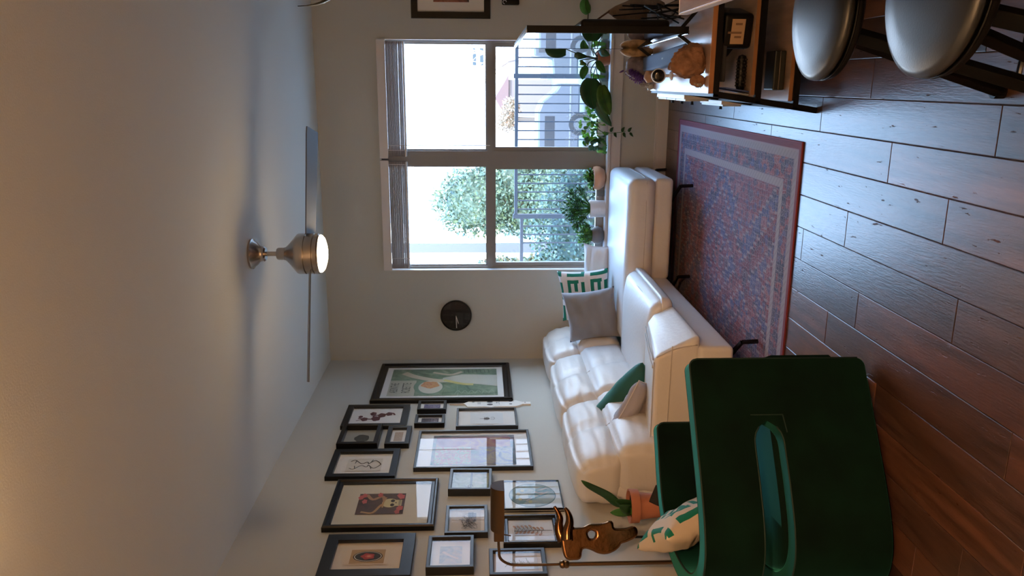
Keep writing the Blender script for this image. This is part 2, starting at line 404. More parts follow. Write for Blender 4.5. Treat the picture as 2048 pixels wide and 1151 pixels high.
def leaf_cloud(name, blobs, n, size, mats, parent=None, seed=1, tri=True):
    """foliage of many small folded leaves over blob volumes"""
    random.seed(seed); vs, fs, mi = [], [], []
    tot = sum(b[3] * b[4] for b in blobs)
    for (c, _, _, rx, rz) in [(b[0], 0, 0, b[3], b[4]) for b in blobs]:
        k = int(n * rx * rz / tot); ry = rx
        for _i in range(k):
            d = Vector((random.gauss(0, 1), random.gauss(0, 1), random.gauss(0, 1))).normalized() * (random.uniform(.55, 1.08))
            p = Vector(c) + Vector((d.x * rx, d.y * ry * .8, d.z * rz))
            a = Vector((random.gauss(0, 1), random.gauss(0, 1), random.gauss(0, 1))).normalized(); b = a.orthogonal().normalized()
            s = size * random.uniform(.6, 1.3); i0 = len(vs)
            vs += [p, p + a * s * .5 + b * s * .3, p + a * s, p + a * s * .5 - b * s * .3]
            fs += [(i0, i0 + 1, i0 + 2), (i0, i0 + 2, i0 + 3)]; m_ = random.randrange(len(mats)); mi += [m_, m_]
    me = bpy.data.meshes.new(name); me.from_pydata([tuple(v) for v in vs], [], fs); me.polygons.foreach_set('material_index', mi)
    for m_ in mats: me.materials.append(m_)
    return link(name, me, parent)
def fol(n, c): return mat(n, c, .6)
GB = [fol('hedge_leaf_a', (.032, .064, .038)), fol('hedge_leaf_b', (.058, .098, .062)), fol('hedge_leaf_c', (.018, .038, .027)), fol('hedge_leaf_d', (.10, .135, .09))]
GA = [fol('autumn_leaf_a', (.19, .17, .08)), fol('autumn_leaf_b', (.11, .15, .07)), fol('autumn_leaf_c', (.22, .16, .10)), fol('autumn_leaf_d', (.08, .12, .08))]
def shrub(name, label, cat, blobs, n, size, mats, seed, trunk=None):
    c0 = blobs[0][0]
    t = thing(name, label, cat, (c0[0], c0[1], GZ))
    o = leaf_cloud('foliage', [(tuple(Vector(b[0]) - Vector((c0[0], c0[1], GZ))), *b[1:]) for b in blobs], n, size, mats, t, seed); o['kind'] = 'stuff'
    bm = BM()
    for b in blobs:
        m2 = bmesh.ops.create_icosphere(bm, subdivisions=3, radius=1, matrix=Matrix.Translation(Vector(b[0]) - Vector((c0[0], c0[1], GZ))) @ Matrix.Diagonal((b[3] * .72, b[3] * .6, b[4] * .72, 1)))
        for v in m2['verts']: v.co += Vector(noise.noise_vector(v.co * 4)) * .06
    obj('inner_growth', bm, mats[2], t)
    bm = BM(); tube(bm, [(0, 0, 0), (.04, 0, c0[2] - GZ)], .07 if not trunk else trunk, 8); obj('trunk', bm, mat('bark', (.12, .09, .07), .9), t)
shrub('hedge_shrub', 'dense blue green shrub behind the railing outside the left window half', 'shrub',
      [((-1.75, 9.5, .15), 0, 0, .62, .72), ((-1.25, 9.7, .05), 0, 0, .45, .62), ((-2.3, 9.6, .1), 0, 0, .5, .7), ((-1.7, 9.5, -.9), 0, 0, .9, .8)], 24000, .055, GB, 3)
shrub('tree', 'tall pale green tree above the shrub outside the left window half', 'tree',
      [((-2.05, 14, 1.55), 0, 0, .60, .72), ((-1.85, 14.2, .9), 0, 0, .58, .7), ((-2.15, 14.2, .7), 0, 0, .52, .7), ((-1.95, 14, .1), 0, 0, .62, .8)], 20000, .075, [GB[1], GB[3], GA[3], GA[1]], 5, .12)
shrub('autumn_tree', 'yellowing small tree left of the square pole outside the window', 'tree',
      [((-5.65, 23, .9), 0, 0, .62, .9), ((-6.6, 23.5, 1.0), 0, 0, .8, 1.1), ((-5.9, 23, -.2), 0, 0, .9, 1.0)], 14000, .12, GA, 7, .15)
shrub('orange_tree', 'distant orange leaved bush low beyond the car park', 'tree',
      [((-1.5, 33, .35), 0, 0, .45, .4), ((-1.0, 33, .2), 0, 0, .4, .35)], 1600, .12, [fol('orange_leaf', (.34, .20, .12)), fol('orange_leaf_b', (.3, .24, .18)), GA[2]], 9, .1)
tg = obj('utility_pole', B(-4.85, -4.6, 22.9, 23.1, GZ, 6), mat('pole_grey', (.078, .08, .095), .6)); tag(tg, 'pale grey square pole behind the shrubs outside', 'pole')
# building far beyond
t = thing('building', 'far white building with small windows beyond the car park', 'building', (4, 46, GZ))
M_BW = mat('building_white', (.6, .6, .62), .8)
obj('wall', B(-8, 30, 46, 50, GZ, 9), M_BW, t, world=True)
for x in (1.35, 2.9, 4.4):
    for z in (1.75, 1.35):
        obj('window', B(x - .45, x + .45, 45.93, 46.0, z - .09, z + .09), mat('far_window', (.03, .045, .055), .6), t, world=True)
obj('roof', B(-8.4, 30.4, 45.6, 50.4, 9, 9.3), M_BW, t, world=True)
t = thing('house', 'small pinkish house with pitched roof beyond the parked cars', 'house', (-.9, 39, GZ))
bm = B(-1.6, .1, 39, 41, GZ, .1); obj('wall', bm, mat('pink_render', (.16, .125, .12), .8), t, world=True)
bm = BM(); vv = [bm.verts.new(v) for v in ((-1.8, 38.8, .1), (.3, 38.8, .1), (-.75, 38.8, .75), (-1.8, 41.2, .1), (.3, 41.2, .1), (-.75, 41.2, .75))]
for f in ((0, 1, 2), (3, 5, 4), (0, 2, 5, 3), (1, 4, 5, 2), (0, 3, 4, 1)): bm.faces.new([vv[i] for i in f])
obj('roof', bm, mat('red_roof', (.14, .08, .072), .8), t, world=True)
# bare tree
t = thing('bare_tree', 'bare branching tree beyond the railing right of the window centre', 'tree', (.6, 30, GZ))
bm = BM(); random.seed(11)
def branch(p, d, l, r, k):
    q = p + d * l; tube(bm, [p, (p + q) / 2 + Vector((random.gauss(0, .03 * l),) * 3), q], r, 5, taper=.6)
    if k:
        for _ in range(3):
            branch(q, (d + Vector((random.gauss(0, .5), random.gauss(0, .5), random.uniform(-.1, .5)))).normalized(), l * .68, r * .6, k - 1)
branch(Vector((0, 0, 0)), Vector((0, 0, 1)), 1.6, .09, 4); obj('branches', bm, mat('bare_bark', (.3, .23, .2), .9), t)
# parked vehicles
def wheel(bm, x, y, z, r):
    m4 = Matrix.Translation((x, y, z)) @ Matrix.Rotation(math.pi / 2, 4, 'X')
    bmesh.ops.create_cone(bm, cap_ends=True, segments=24, radius1=r, radius2=r, depth=.22, matrix=m4)
def side_body(bm, pts, y0, y1):
    a = [bm.verts.new((x, y0, z)) for x, z in pts]; b = [bm.verts.new((x, y1, z)) for x, z in pts]
    bm.faces.new(a); bm.faces.new(list(reversed(b))); n = len(pts)
    for i in range(n): bm.faces.new((a[i], b[i], b[(i + 1) % n], a[(i + 1) % n]))
    bmesh.ops.recalc_face_normals(bm, faces=bm.faces)
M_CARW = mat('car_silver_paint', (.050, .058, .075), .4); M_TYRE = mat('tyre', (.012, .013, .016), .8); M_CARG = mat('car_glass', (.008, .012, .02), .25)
def car(name, label, x0, ln, pts, wins, y, paint, wx):
    t = thing(name, label, 'car', (x0 + ln / 2, y + .9, GZ))
    bm = BM(); side_body(bm, [(x0 + px * ln, GZ + pz) for px, pz in pts], y, y + 1.75); obj('body', bm, paint, t, world=True, bevel=.05)
    for w in wins:
        bm = BM(); side_body(bm, [(x0 + px * ln, GZ + pz) for px, pz in w], y - .015, y + .01); obj('side_window', bm, M_CARG, t, world=True)
    for q in wx:
        bm = BM(); wheel(bm, x0 + q * ln, y + .08, GZ + .34, .34); wh = obj('wheel', bm, M_TYRE, t, world=True, smooth=True, auto=40)
        bm = BM(); wheel(bm, x0 + q * ln, y - .02, GZ + .34, .2); obj('rim', bm, mat('alloy', (.045, .05, .06), .5), t, world=True, smooth=True, auto=40)
    bm = BM(); box(bm, x0 + .01 * ln, x0 + .99 * ln, y - .02, y + .01, GZ + .62, GZ + .67); obj('side_strip', bm, mat('car_strip', (.10, .11, .13), .4), t, world=True)
suv = [(0, .35), (0, .95), (.04, 1.1), (.10, 1.5), (.16, 1.62), (.62, 1.62), (.78, 1.1), (.97, 1.0), (1, .8), (1, .35)]
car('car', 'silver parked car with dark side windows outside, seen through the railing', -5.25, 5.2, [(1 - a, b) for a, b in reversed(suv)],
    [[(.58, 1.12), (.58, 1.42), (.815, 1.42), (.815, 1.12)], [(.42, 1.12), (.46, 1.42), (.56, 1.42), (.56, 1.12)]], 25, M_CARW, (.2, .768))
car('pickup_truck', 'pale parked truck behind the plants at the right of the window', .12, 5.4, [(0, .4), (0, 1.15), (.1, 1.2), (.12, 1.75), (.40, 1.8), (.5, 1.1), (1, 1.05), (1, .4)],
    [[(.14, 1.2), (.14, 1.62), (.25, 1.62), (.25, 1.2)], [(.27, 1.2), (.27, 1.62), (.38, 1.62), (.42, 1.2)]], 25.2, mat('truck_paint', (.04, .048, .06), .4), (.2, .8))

# ------------------------------------------------------------------ ceiling fan
t = thing('ceiling_fan', 'brushed nickel ceiling fan with lit round lamp beneath two grey blades', 'ceiling fan', (-.919, 4.33, H))
obj('canopy', L([(.0, -.0), (.082, -.0), (.084, -.012), (.074, -.018), (.060, -.036), (.044, -.050), (.040, -.066), (.042, -.074), (.034, -.082), (.0, -.082)][::1], 40), M_NICKEL, t, smooth=True, auto=35)
obj('down_rod', L([(.013, -.08), (.013, -.155)], 16), M_NICKEL, t, smooth=True, auto=40)
obj('coupling', L([(.0, -.142), (.030, -.142), (.034, -.150), (.034, -.178), (.036, -.186), (.0, -.186)], 32), M_NICKEL, t, smooth=True, auto=35)
obj('motor_housing', L([(.034, -.184), (.042, -.196), (.060, -.214), (.098, -.246), (.109, -.256), (.112, -.264), (.112, -.300), (.0, -.300)], 48), M_NICKEL, t, smooth=True, auto=35)
obj('switch_housing', L([(.104, -.300), (.104, -.307), (.112, -.309), (.112, -.345), (.104, -.347), (.104, -.352), (.112, -.354), (.113, -.372), (.108, -.380), (.0, -.380)], 48), M_NICKEL, t, smooth=True, auto=35)
obj('lamp_lens', L([(.104, -.374), (.103, -.386), (.090, -.398), (.06, -.408), (.0, -.412)], 48), emit('fan_lamp_glow', (1, .88, .66), 9), t, smooth=True)
M_BLADE = mat('fan_blade_grey', (.12, .125, .13), .4)
for a in (R(20), R(200)):
    bm = BM(); pts = []
    n = 14; ys = []
    for i in range(n + 1):
        s = i / n; x = .10 + .60 * s; w = .052 + .012 * s
        if s > .93: w *= .93
        ys.append((x, w))
    up = [bm.verts.new((x, w, -w * .28)) for x, w in ys]; dn = [bm.verts.new((x, -w, w * .28)) for x, w in ys]
    u2 = [bm.verts.new((x, w, -w * .28 - .006)) for x, w in ys]; d2 = [bm.verts.new((x, -w, w * .28 - .006)) for x, w in ys]
    for i in range(n):
        bm.faces.new((up[i], dn[i], dn[i + 1], up[i + 1])); bm.faces.new((u2[i], u2[i + 1], d2[i + 1], d2[i]))
        bm.faces.new((up[i], up[i + 1], u2[i + 1], u2[i])); bm.faces.new((dn[i], d2[i], d2[i + 1], dn[i + 1]))
    bm.faces.new((up[0], u2[0], d2[0], dn[0])); bm.faces.new((up[n], dn[n], d2[n], u2[n]))
    obj('blade', bm, M_BLADE, t, loc=(0, 0, -.318), rot=(0, 0, a))
light('fan_bulb', 'POINT', (-.919, 4.33, H - .47), 9, (1, .72, .42), .09)
# recessed-style lamp just behind the top of the picture
t = thing('ceiling_lamp', 'frosted glass ceiling lamp just outside the frame with a warm glow', 'ceiling light', (-1.06, 1.62, H))
obj('ring', L([(.0, 0), (.12, 0), (.12, -.02), (.0, -.02)], 32), M_NICKEL, t, smooth=True, auto=35)
obj('glass_bowl', L([(.11, -.02), (.10, -.05), (.06, -.075), (.0, -.085)], 32), emit('bowl_glow', (1, .74, .42), 5), t, smooth=True)
light('ceiling_bulb', 'POINT', (-1.06, 1.62, H - .11), 2.0, (1, .58, .28), .06)

# ------------------------------------------------------------------ pictures
def C(n, c, r=.8): return mat('ink_' + n, c, r)
def mottle(name, cols, scale=9, rough=.8, dist=1.5):
    if name in MATS: return MATS[name]
    m = bpy.data.materials.new(name); m.use_nodes = True; nt = m.node_tree; b = nt.nodes['Principled BSDF']; b.inputs['Roughness'].default_value = rough
    tc = nt.nodes.new('ShaderNodeTexCoord'); n = nt.nodes.new('ShaderNodeTexNoise'); n.inputs['Scale'].default_value = scale; n.inputs['Detail'].default_value = 5; n.inputs['Distortion'].default_value = dist
    r = nt.nodes.new('ShaderNodeValToRGB'); nt.links.new(tc.outputs['Object'], n.inputs['Vector']); nt.links.new(n.outputs[0], r.inputs[0]); nt.links.new(r.outputs[0], b.inputs['Base Color'])
    el = r.color_ramp.elements; k = len(cols)
    for i, c in enumerate(cols):
        p = .3 + .4 * i / (k - 1)
        e = el[i] if i < 2 else el.new(p)
        e.position = p; e.color = (*c, 1)
    MATS[name] = m; return m
class Art:
    """flat print: shapes laid as thin inked layers; x right, z up, facing -y"""
    def __init__(s): s.bm = BM(); s.ms = []; s.k = 0
    def mi(s, m):
        if m not in s.ms: s.ms.append(m)
        return s.ms.index(m)
    def poly(s, pts, m):
        s.k += 1; y = -.00025 * s.k
        vs = [s.bm.verts.new((x, y, z)) for x, z in pts]
        try: f = s.bm.faces.new(vs)
        except ValueError: return
        f.material_index = s.mi(m); f.normal_update()
        if f.normal.y > 0: f.normal_flip()
    def rect(s, x0, x1, z0, z1, m): s.poly([(x0, z0), (x1, z0), (x1, z1), (x0, z1)], m)
    def ell(s, cx, cz, rx, rz, m, a=0, n=20, w=0):
        P = []
        for i in range(n):
            t = 2 * math.pi * i / n; q = 1 + w * math.sin(5 * t)
            x, z = rx * q * math.cos(t), rz * q * math.sin(t); P.append((cx + x * math.cos(a) - z * math.sin(a), cz + x * math.sin(a) + z * math.cos(a)))
        s.poly(P, m)
    def line(s, pts, w, m, smooth=True):
        P = [Vector((x, 0, z)) for x, z in pts]
        if smooth and len(P) > 2: P = spline(P, 5)
        s.k += 1; y = -.00025 * s.k; prev = None
        for i, p in enumerate(P):
            t = (P[min(i + 1, len(P) - 1)] - P[max(i - 1, 0)]).normalized(); nrm = Vector((-t.z, 0, t.x)) * w / 2
            a = s.bm.verts.new((p.x + nrm.x, y, p.z + nrm.z)); b = s.bm.verts.new((p.x - nrm.x, y, p.z - nrm.z))
            if prev:
                f = s.bm.faces.new((prev[0], prev[1], b, a)); f.material_index = s.mi(m)
            prev = (a, b)
    def text(s, txt, x, z, size, m, sx=1.0):
        cu = bpy.data.curves.new('t', 'FONT'); cu.body = txt; cu.size = size; cu.align_x = 'CENTER'; cu.align_y = 'CENTER'
        o = bpy.data.objects.new('t', cu); COL.objects.link(o); dg = bpy.context.evaluated_depsgraph_get(); me = bpy.data.meshes.new_from_object(o.evaluated_get(dg))
        bpy.data.objects.remove(o); s.k += 1; y = -.00025 * s.k; mi = s.mi(m)
        vs = [s.bm.verts.new((v.co.x * sx + x, y, v.co.y + z)) for v in me.vertices]
        for p in me.polygons:
            try: f = s.bm.faces.new([vs[i] for i in p.vertices]); f.material_index = mi
            except ValueError: pass
        bpy.data.meshes.remove(me)
M_FR = mat('frame_black_wood', (.004, .004, .0045), .32, **{'Specular IOR Level': .28})
M_FRG = mat('frame_charcoal', (.012, .013, .016), .4, **{'Specular IOR Level': .6})
def picture(label, wall, a0, a1, z0, z1, depth, fw, art, board=M_PAPER, ap=None, fm=M_FR, step=False, recess=None, boardgap=0, group='framed pictures on the long wall', tilt=0):
    """a0..a1 along the wall (left to right for the viewer), z0..z1 height; ap: mat-board opening half sizes"""
    w, h = (a1 - a0) / 2, (z1 - z0) / 2; ca, cz = (a0 + a1) / 2, (z0 + z1) / 2
    loc, rz = ((XL, ca, cz), R(90)) if wall == 'left' else ((ca, D, cz), 0)
    t = thing('picture_frame', label, 'picture', loc, rz, group, rot=(0, R(tilt), rz))
    recess = recess if recess is not None else depth * .45
    # frame profile (inward offset, height)
    if step: prof = [(0, 0), (0, depth * .75), (fw * .12, depth), (fw * .35, depth), (fw * .5, depth * .72), (fw * .85, depth * .72), (fw, depth * .55), (fw, depth - recess - .004)]
    else: prof = [(0, 0), (0, depth - .002), (.002, depth), (fw - .002, depth), (fw, depth - .002), (fw, depth - recess - .004)]
    bm = BM(); rings = []
    for o_, d_ in prof: rings.append([bm.verts.new((sx * (w - o_), -d_, sz * (h - o_))) for sx, sz in ((-1, -1), (1, -1), (1, 1), (-1, 1))])
    for a, b in zip(rings, rings[1:]):
        for i in range(4): bm.faces.new((a[i], b[i], b[(i + 1) % 4], a[(i + 1) % 4]))
    bmesh.ops.recalc_face_normals(bm, faces=bm.faces)
    obj('frame', bm, fm, t)
    yb = -(depth - recess - .003); iw, ih = w - fw + .003, h - fw + .003
    obj('backing', B(-iw - .006, iw + .006, -.001 + yb * .6, yb + .002, -ih - .006, ih + .006), board if ap is None else M_PAPER, t)
    if ap:
        bm = BM(); ax, az = ap
        for x0, x1, zz0, zz1 in ((-iw, iw, az, ih), (-iw, iw, -ih, -az), (-iw, -ax, -az, az), (ax, iw, -az, az)):
            box(bm, x0, x1, yb - .0025, yb, zz0, zz1)
        obj('mat_board', bm, board, t)
    A = Art(); art(A, w - fw, h - fw)
    if A.ms:
        pr = obj('print', A.bm, A.ms, t, loc=(0, yb - .0004, 0))
    obj('glass', B(-iw, iw, yb - .0135, yb - .0115, -ih, ih), M_PGLASS, t)
    return t
red, navy, olive = C('red', (.42, .045, .035)), C('navy', (.02, .03, .07)), C('olive', (.16, .17, .08))
dk, gy, wn = C('black', (.02, .018, .018)), C('grey', (.3, .3, .3)), C('wine', (.10, .02, .03))
cream, tan = C('cream', (.66, .60, .46)), C('tan', (.45, .27, .12)); bone = C('bone', (.62, .55, .30)); rose = C('rose', (.50, .10, .09))
g1, g2, g3 = C('green', (.10, .22, .14)), C('deep_green', (.04, .09, .06)), C('pale_green', (.34, .44, .34))
def art_poster(A, w, h):
    A.rect(-w * .86, w * .86, -h * .90, h * .90, mottle('poster_green', [(.10, .17, .12), (.17, .27, .18), (.30, .38, .27)], 9))
    A.rect(-w * .86, w * .10, h * .46, h * .90, C('poster_cream', (.50, .51, .42)))
    A.text('ABSINTHE', -w * .38, h * .80, h * .19, C('ink', (.03, .035, .03)), .50)
    A.text('ROBETTE', -w * .38, h * .60, h * .20, C('ink', (.03, .035, .03)), .53)
    A.ell(-w * .30, h * .24, w * .50, h * .25, C('poster_ring', (.16, .28, .2)), n=32)
    A.ell(-w * .34, h * .21, w * .40, h * .20, C('poster_light', (.62, .62, .55)), n=32)
    A.ell(-w * .20, h * .22, w * .22, h * .15, mottle('hair', [(.55, .22, .08), (.62, .35, .16), (.45, .12, .08)], 30), a=.3, w=.1)
    sk = C('poster_figure', (.58, .52, .40))
    A.line([(w * .60, h * .70), (w * .30, h * .45), (w * .05, h * .02), (w * .25, -h * .28)], w * .20, sk)
    A.poly([(-.02 * w, h * .02), (w * .25, h * .02), (w * .48, -h * .3), (w * .42, -h * .9), (-w * .32, -h * .9), (-w * .12, -h * .4)], C('poster_gown', (.56, .57, .49)))
    A.line([(w * .1, 0), (-w * .15, -h * .3), (-w * .2, -h * .5)], w * .12, C('poster_yellow', (.6, .55, .22)))
    A.line([(w * .62, h * .2), (w * .45, -.1 * h), (w * .66, -h * .3)], w * .1, sk)
    for i in range(7): A.line([(w * .55, -h * (.35 + i * .07)), (w * .8, -h * (.33 + i * .07))], .004, g2)
    for i in range(6): A.line([(-w * .8, -h * (.2 + i * .11)), (-w * .6, -h * (.25 + i * .11)), (-w * .75, -h * (.3 + i * .11))], .005, g3)
def art_fruit(A, w, h):
    A.rect(-w, w, -h, h, M_PAPER)
    for x, z, r in ((-.3, .45, .17), (.0, .62, .11), (-.25, .0, .22), (.15, -.2, .2), (.35, .15, .16), (.3, -.48, .17)): A.ell(x * w, z * h, r * w * 1.3, r * h * .8, wn, w=.08)
    A.line([(-.2 * w, .7 * h), (-.3 * w, .1 * h), (.1 * w, .1 * h), (.2 * w, -.3 * h), (.4 * w, -.6 * h), (.15 * w, -.72 * h)], w * .1, wn)
    A.line([(-.5 * w, .75 * h), (-.3 * w, .5 * h)], w * .05, wn)
def art_shell(A, w, h):
    A.rect(-w, w, -h, h, C('shadow_paper', (.36, .37, .33)))
    A.ell(0, -h * .1, w * .45, h * .48, C('stone_dark', (.045, .05, .04)), n=14, w=.06)
def art_small(A, w, h):
    A.rect(-w, w, -h, h, M_PAPER)
    A.rect(-w * .6, w * .7, -h * .55, h * .6, mottle('sepia', [(.35, .24, .17), (.5, .40, .31), (.42, .3, .22)], 28))
def art_bones(A, w, h):
    A.rect(-w * .58, w * .56, -h * .64, h * .62, C('inner_board', (.68, .67, .62)))
    for s in (-1, 1):
        A.line([(s * w * .30, h * .52), (s * w * .40, h * .35), (s * w * .08, h * .10), (s * w * .22, -h * .1), (s * w * .04, -h * .16)], .006, dk)
        A.line([(s * w * .38, h * .30), (s * w * .1, h * .34)], .005, dk)
        A.line([(s * w * .04, -h * .16), (s * w * .34, -h * .36), (s * w * .24, -h * .5), (0, -h * .62)], .006, dk)
        A.line([(s * w * .22, -h * .25), (s * w * .42, -h * .3)], .005, dk)
def art_skull(A, w, h):
    A.rect(-w * .52, w * .50, -h * .46, h * .56, mottle('skull_ground', [(.05, .04, .04), (.10, .06, .05), (.07, .055, .06)], 12))
    A.line([(-.4 * w, .45 * h), (-.45 * w, .2 * h), (-.1 * w, .05 * h), (0, -.05 * h)], w * .07, tan)
    A.line([(.45 * w, .4 * h), (.2 * w, .25 * h), (.35 * w, .05 * h), (.1 * w, -.02 * h)], w * .09, C('branch_ochre', (.40, .22, .12)))
    for x, z in ((.4, .45), (.3, .52), (.1, .42), (.42, .1), (-.42, -.33), (.38, -.33)): A.ell(x * w, z * h, w * .11, h * .055, rose, w=.16)
    A.ell(0, -h * .14, w * .22, h * .17, bone, n=24); A.rect(-w * .15, w * .15, -h * .40, -h * .22, bone)
    for s in (-1, 1): A.ell(s * w * .10, -h * .20, w * .07, h * .045, dk)
    A.poly([(0, -h * .24), (w * .03, -h * .29), (-w * .03, -h * .29)], dk)
    for i in range(-3, 4): A.line([(i * w * .035, -h * .33), (i * w * .035, -h * .38)], .003, dk)
    for s in (-1, 1): A.ell(s * w * .28, -h * .38, w * .12, h * .07, C('bloom_red', (.55, .12, .10)), w=.15)
    A.line([(-w * .25, h * .0), (0, -h * .0), (w * .25, -h * .05)], w * .04, tan)
def art_rose(A, w, h):
    A.rect(-w * .55, w * .55, -h * .62, h * .66, C('inner_cream', (.74, .62, .46)))
    A.rect(-w * .48, w * .48, -h * .50, h * .52, C('kraft', (.48, .31, .15)))
    A.ell(0, 0, w * .36, h * .44, dk, n=36); A.ell(0, 0, w * .33, h * .41, cream, n=36); A.ell(0, 0, w * .30, h * .385, C('slate', (.035, .04, .04)), n=36)
    A.ell(0, h * .0, w * .21, h * .20, red, w=.13); A.ell(0, -h * .03, w * .12, h * .11, C('scarlet', (.60, .10, .06)), w=.1)
    A.ell(0, -h * .03, w * .06, h * .055, C('salmon', (.7, .25, .15)))
def art_big(A, w, h):
    A.rect(-w * .84, w * .84, -h * .76, h * .76, mottle('wash', [(.10, .13, .17), (.17, .24, .27), (.26, .22, .27), (.30, .34, .30)], 7))
    A.rect(-w * .0, w * .72, -h * .68, h * .70, mottle('wash_red', [(.20, .06, .12), (.30, .12, .17), (.40, .22, .16), (.24, .14, .22)], 6))
    A.rect(-w * .80, w * .15, h * .05, h * .70, mottle('wash_green', [(.16, .3, .25), (.4, .45, .35), (.50, .22, .25), (.22, .3, .3)], 22, dist=2.5))
    A.rect(-w * .80, w * .15, -h * .70, -h * .10, mottle('wash_blue', [(.10, .12, .25), (.4, .38, .3), (.2, .2, .35), (.45, .40, .2)], 10))
    A.line([(w * .62, -h * .3), (w * .58, -h * .66)], w * .05, cream)
def art_night(A, w, h):
    A.rect(-w, w, -h, h, M_PAPER); A.rect(-w * .8, w * .8, -h * .72, h * .72, mottle('night', [(.03, .04, .12), (.10, .08, .2), (.25, .2, .3), (.12, .25, .3)], 34))
def art_night2(A, w, h):
    A.rect(-w, w, -h, h, M_PAPER); A.rect(-w * .8, w * .8, -h * .72, h * .72, mottle('night2', [(.03, .035, .05), (.09, .08, .12), (.3, .3, .4)], 30))
    for x in (-.2, .1, .35): A.line([(x * w, -h * .6), (x * w + .004, -h * .35)], .003, C('chalk', (.7, .7, .7)))
def art_beetle(A, w, h):
    A.rect(-w * .62, w * .66, -h * .58, h * .58, C('inner_white', (.72, .75, .76)))
    A.ell(0, 0, w * .13, h * .11, C('beetle', (.16, .14, .15)), n=16); A.line([(0, h * .24), (0, -h * .1)], .004, dk)
    for z in (.06, 0, -.06):
        for s in (-1, 1): A.line([(0, z * h), (s * w * .2, (z + .03) * h)], .0025, dk, False)
    A.line([(w * .1, -h * .14), (w * .16, -h * .22), (0, -h * .28), (-w * .16, -h * .22), (-w * .1, -h * .14)], .004, gy)
    A.line([(-w * .02, -h * .14), (w * .03, -h * .24)], .003, gy)
def art_eyes(A, w, h):
    A.rect(-w, w, -h, h, mottle('olive_grove', [(.20, .25, .14), (.35, .40, .28), (.5, .5, .4)], 16))
    A.rect(-w, w, -h * .1, h * .02, C('dusk', (.10, .12, .14)))
    A.line([(-w * .7, -h * .0), (-w * .45, h * .12), (-w * .3, -h * .08), (-w * .55, -h * .16)], .004, dk)
    A.line([(-w * .5, h * .3), (-w * .62, h * .1), (-w * .8, -h * .2)], .004, dk)
def art_castle(A, w, h):
    A.rect(-w * .96, w * .96, -h * .80, h * .86, C('sketch_paper', (.62, .60, .56)))
    random.seed(31); A.rect(w * .0, w * .7, -h * .55, -h * .40, gy)
    for i in range(8):
        x = -w * .3 + i * w * .13; A.line([(x, -h * .5), (x, h * random.uniform(-.1, .35))], .003, dk, False)
    for i in range(16): A.line([(random.uniform(-.7, .4) * w, random.uniform(-.6, .3) * h) for _ in range(3)], .0016, dk)
    A.poly([(0, h * .2), (w * .1, h * .5), (w * .2, h * .2)], gy); A.poly([(w * .3, h * .1), (w * .36, h * .3), (w * .42, h * .1)], gy)
    for i in range(9): A.line([(w * .2, -h * (.1 + i * .035)), (w * .66, -h * (.1 + i * .035))], .002, dk, False)
def art_peach(A, w, h):
    A.rect(-w * .62, w * .6, -h * .58, h * .56, mottle('etching', [(.22, .24, .25), (.42, .38, .33), (.6, .46, .34)], 15))
    A.line([(w * .2, h * .4), (-w * .1, 0), (-w * .3, -h * .4)], w * .12, C('pale_peach', (.66, .50, .38)))
def art_oval(A, w, h):
    A.rect(-w, w, -h, h, C('mint_paper', (.60, .66, .64)))
    A.ell(0, 0, w * .86, h * .84, C('oval_line', (.08, .14, .13)), n=44)
    A.ell(0, 0, w * .82, h * .81, mottle('oval_fill', [(.12, .22, .20), (.28, .36, .33), (.40, .40, .30)], 10), n=44)
    for i in range(6): A.line([(-w * .6 + i * w * .18, h * .5 - i * .04), (-w * .2 + i * w * .1, -h * .1), (w * (.1 + i * .1), -h * .55)], w * .07, C('tress%d' % (i % 3), [(.14, .26, .25), (.50, .42, .34), (.2, .34, .33)][i % 3]))
    A.ell(-w * .1, h * .3, w * .2, h * .16, C('petal_light', (.46, .52, .46)), w=.1)
    for x, z in ((-.3, .45), (.1, .5), (.3, .35), (-.5, .1)): A.ell(x * w, z * h, w * .1, h * .07, C('petal_gold', (.48, .44, .22)), w=.2)
def art_branch(A, w, h):
    A.rect(-w, w, -h, h, C('cool_paper', (.66, .70, .74)))
    A.line([(0, -h * .95), (.02 * w, -h * .2), (-.03 * w, h * .4), (0, h * .75)], .005, dk); random.seed(8)
    for i in range(15):
        z = -h * .5 + i * h * .088; s = (-1) ** i; x = s * w * random.uniform(.18, .36)
        A.line([(0, z - .01), (x, z)], .003, dk, False); A.ell(x, z, w * .13, h * .055, C('dry_leaf', (.36, .19, .12)), a=s * .5); A.ell(x, z, w * .08, h * .03, C('dry_leaf_light', (.52, .34, .24)), a=s * .5)
def art_botanic(A, w, h):
    A.rect(-w * .9, w * .9, -h * .84, h * .88, C('cool_paper2', (.66, .68, .72))); random.seed(14)
    A.line([(-w * .1, -h * .6), (0, 0), (w * .1, h * .5)], .003, gy)
    for i in range(14): A.line([(random.uniform(-.1, .1) * w, (-.5 + i * .07) * h), (random.uniform(-.6, .6) * w, (-.45 + i * .075) * h)], .003, C('sage', (.25, .3, .25)))
def art_landscape(A, w, h):
    A.rect(-w * .62, w * .62, -h * .55, h * .52, mottle('sunset', [(.06, .05, .05), (.30, .10, .07), (.40, .2, .12)], 14))
P_ = picture
P_('tall green art nouveau style poster in wide black frame, nearest the corner', 'left', 5.412, 6.181, 1.251, 2.29, .035, .062, art_poster, step=True)
P_('black framed print of dark wine red fruits on white, left of the green poster', 'left', 4.97, 5.338, 1.989, 2.428, .028, .045, art_fruit)
P_('deep black shadow box holding a dark stone shape', 'left', 4.658, 4.962, 2.142, 2.40, .05, .028, art_shell, recess=.035)
P_('small square black frame with a sepia photo', 'left', 4.677, 4.949, 1.945, 2.10, .036, .030, art_small)
P_('black frame with line drawing of antlers on white mat', 'left', 4.264, 4.628, 1.991, 2.40, .028, .040, art_bones, recess=.016)
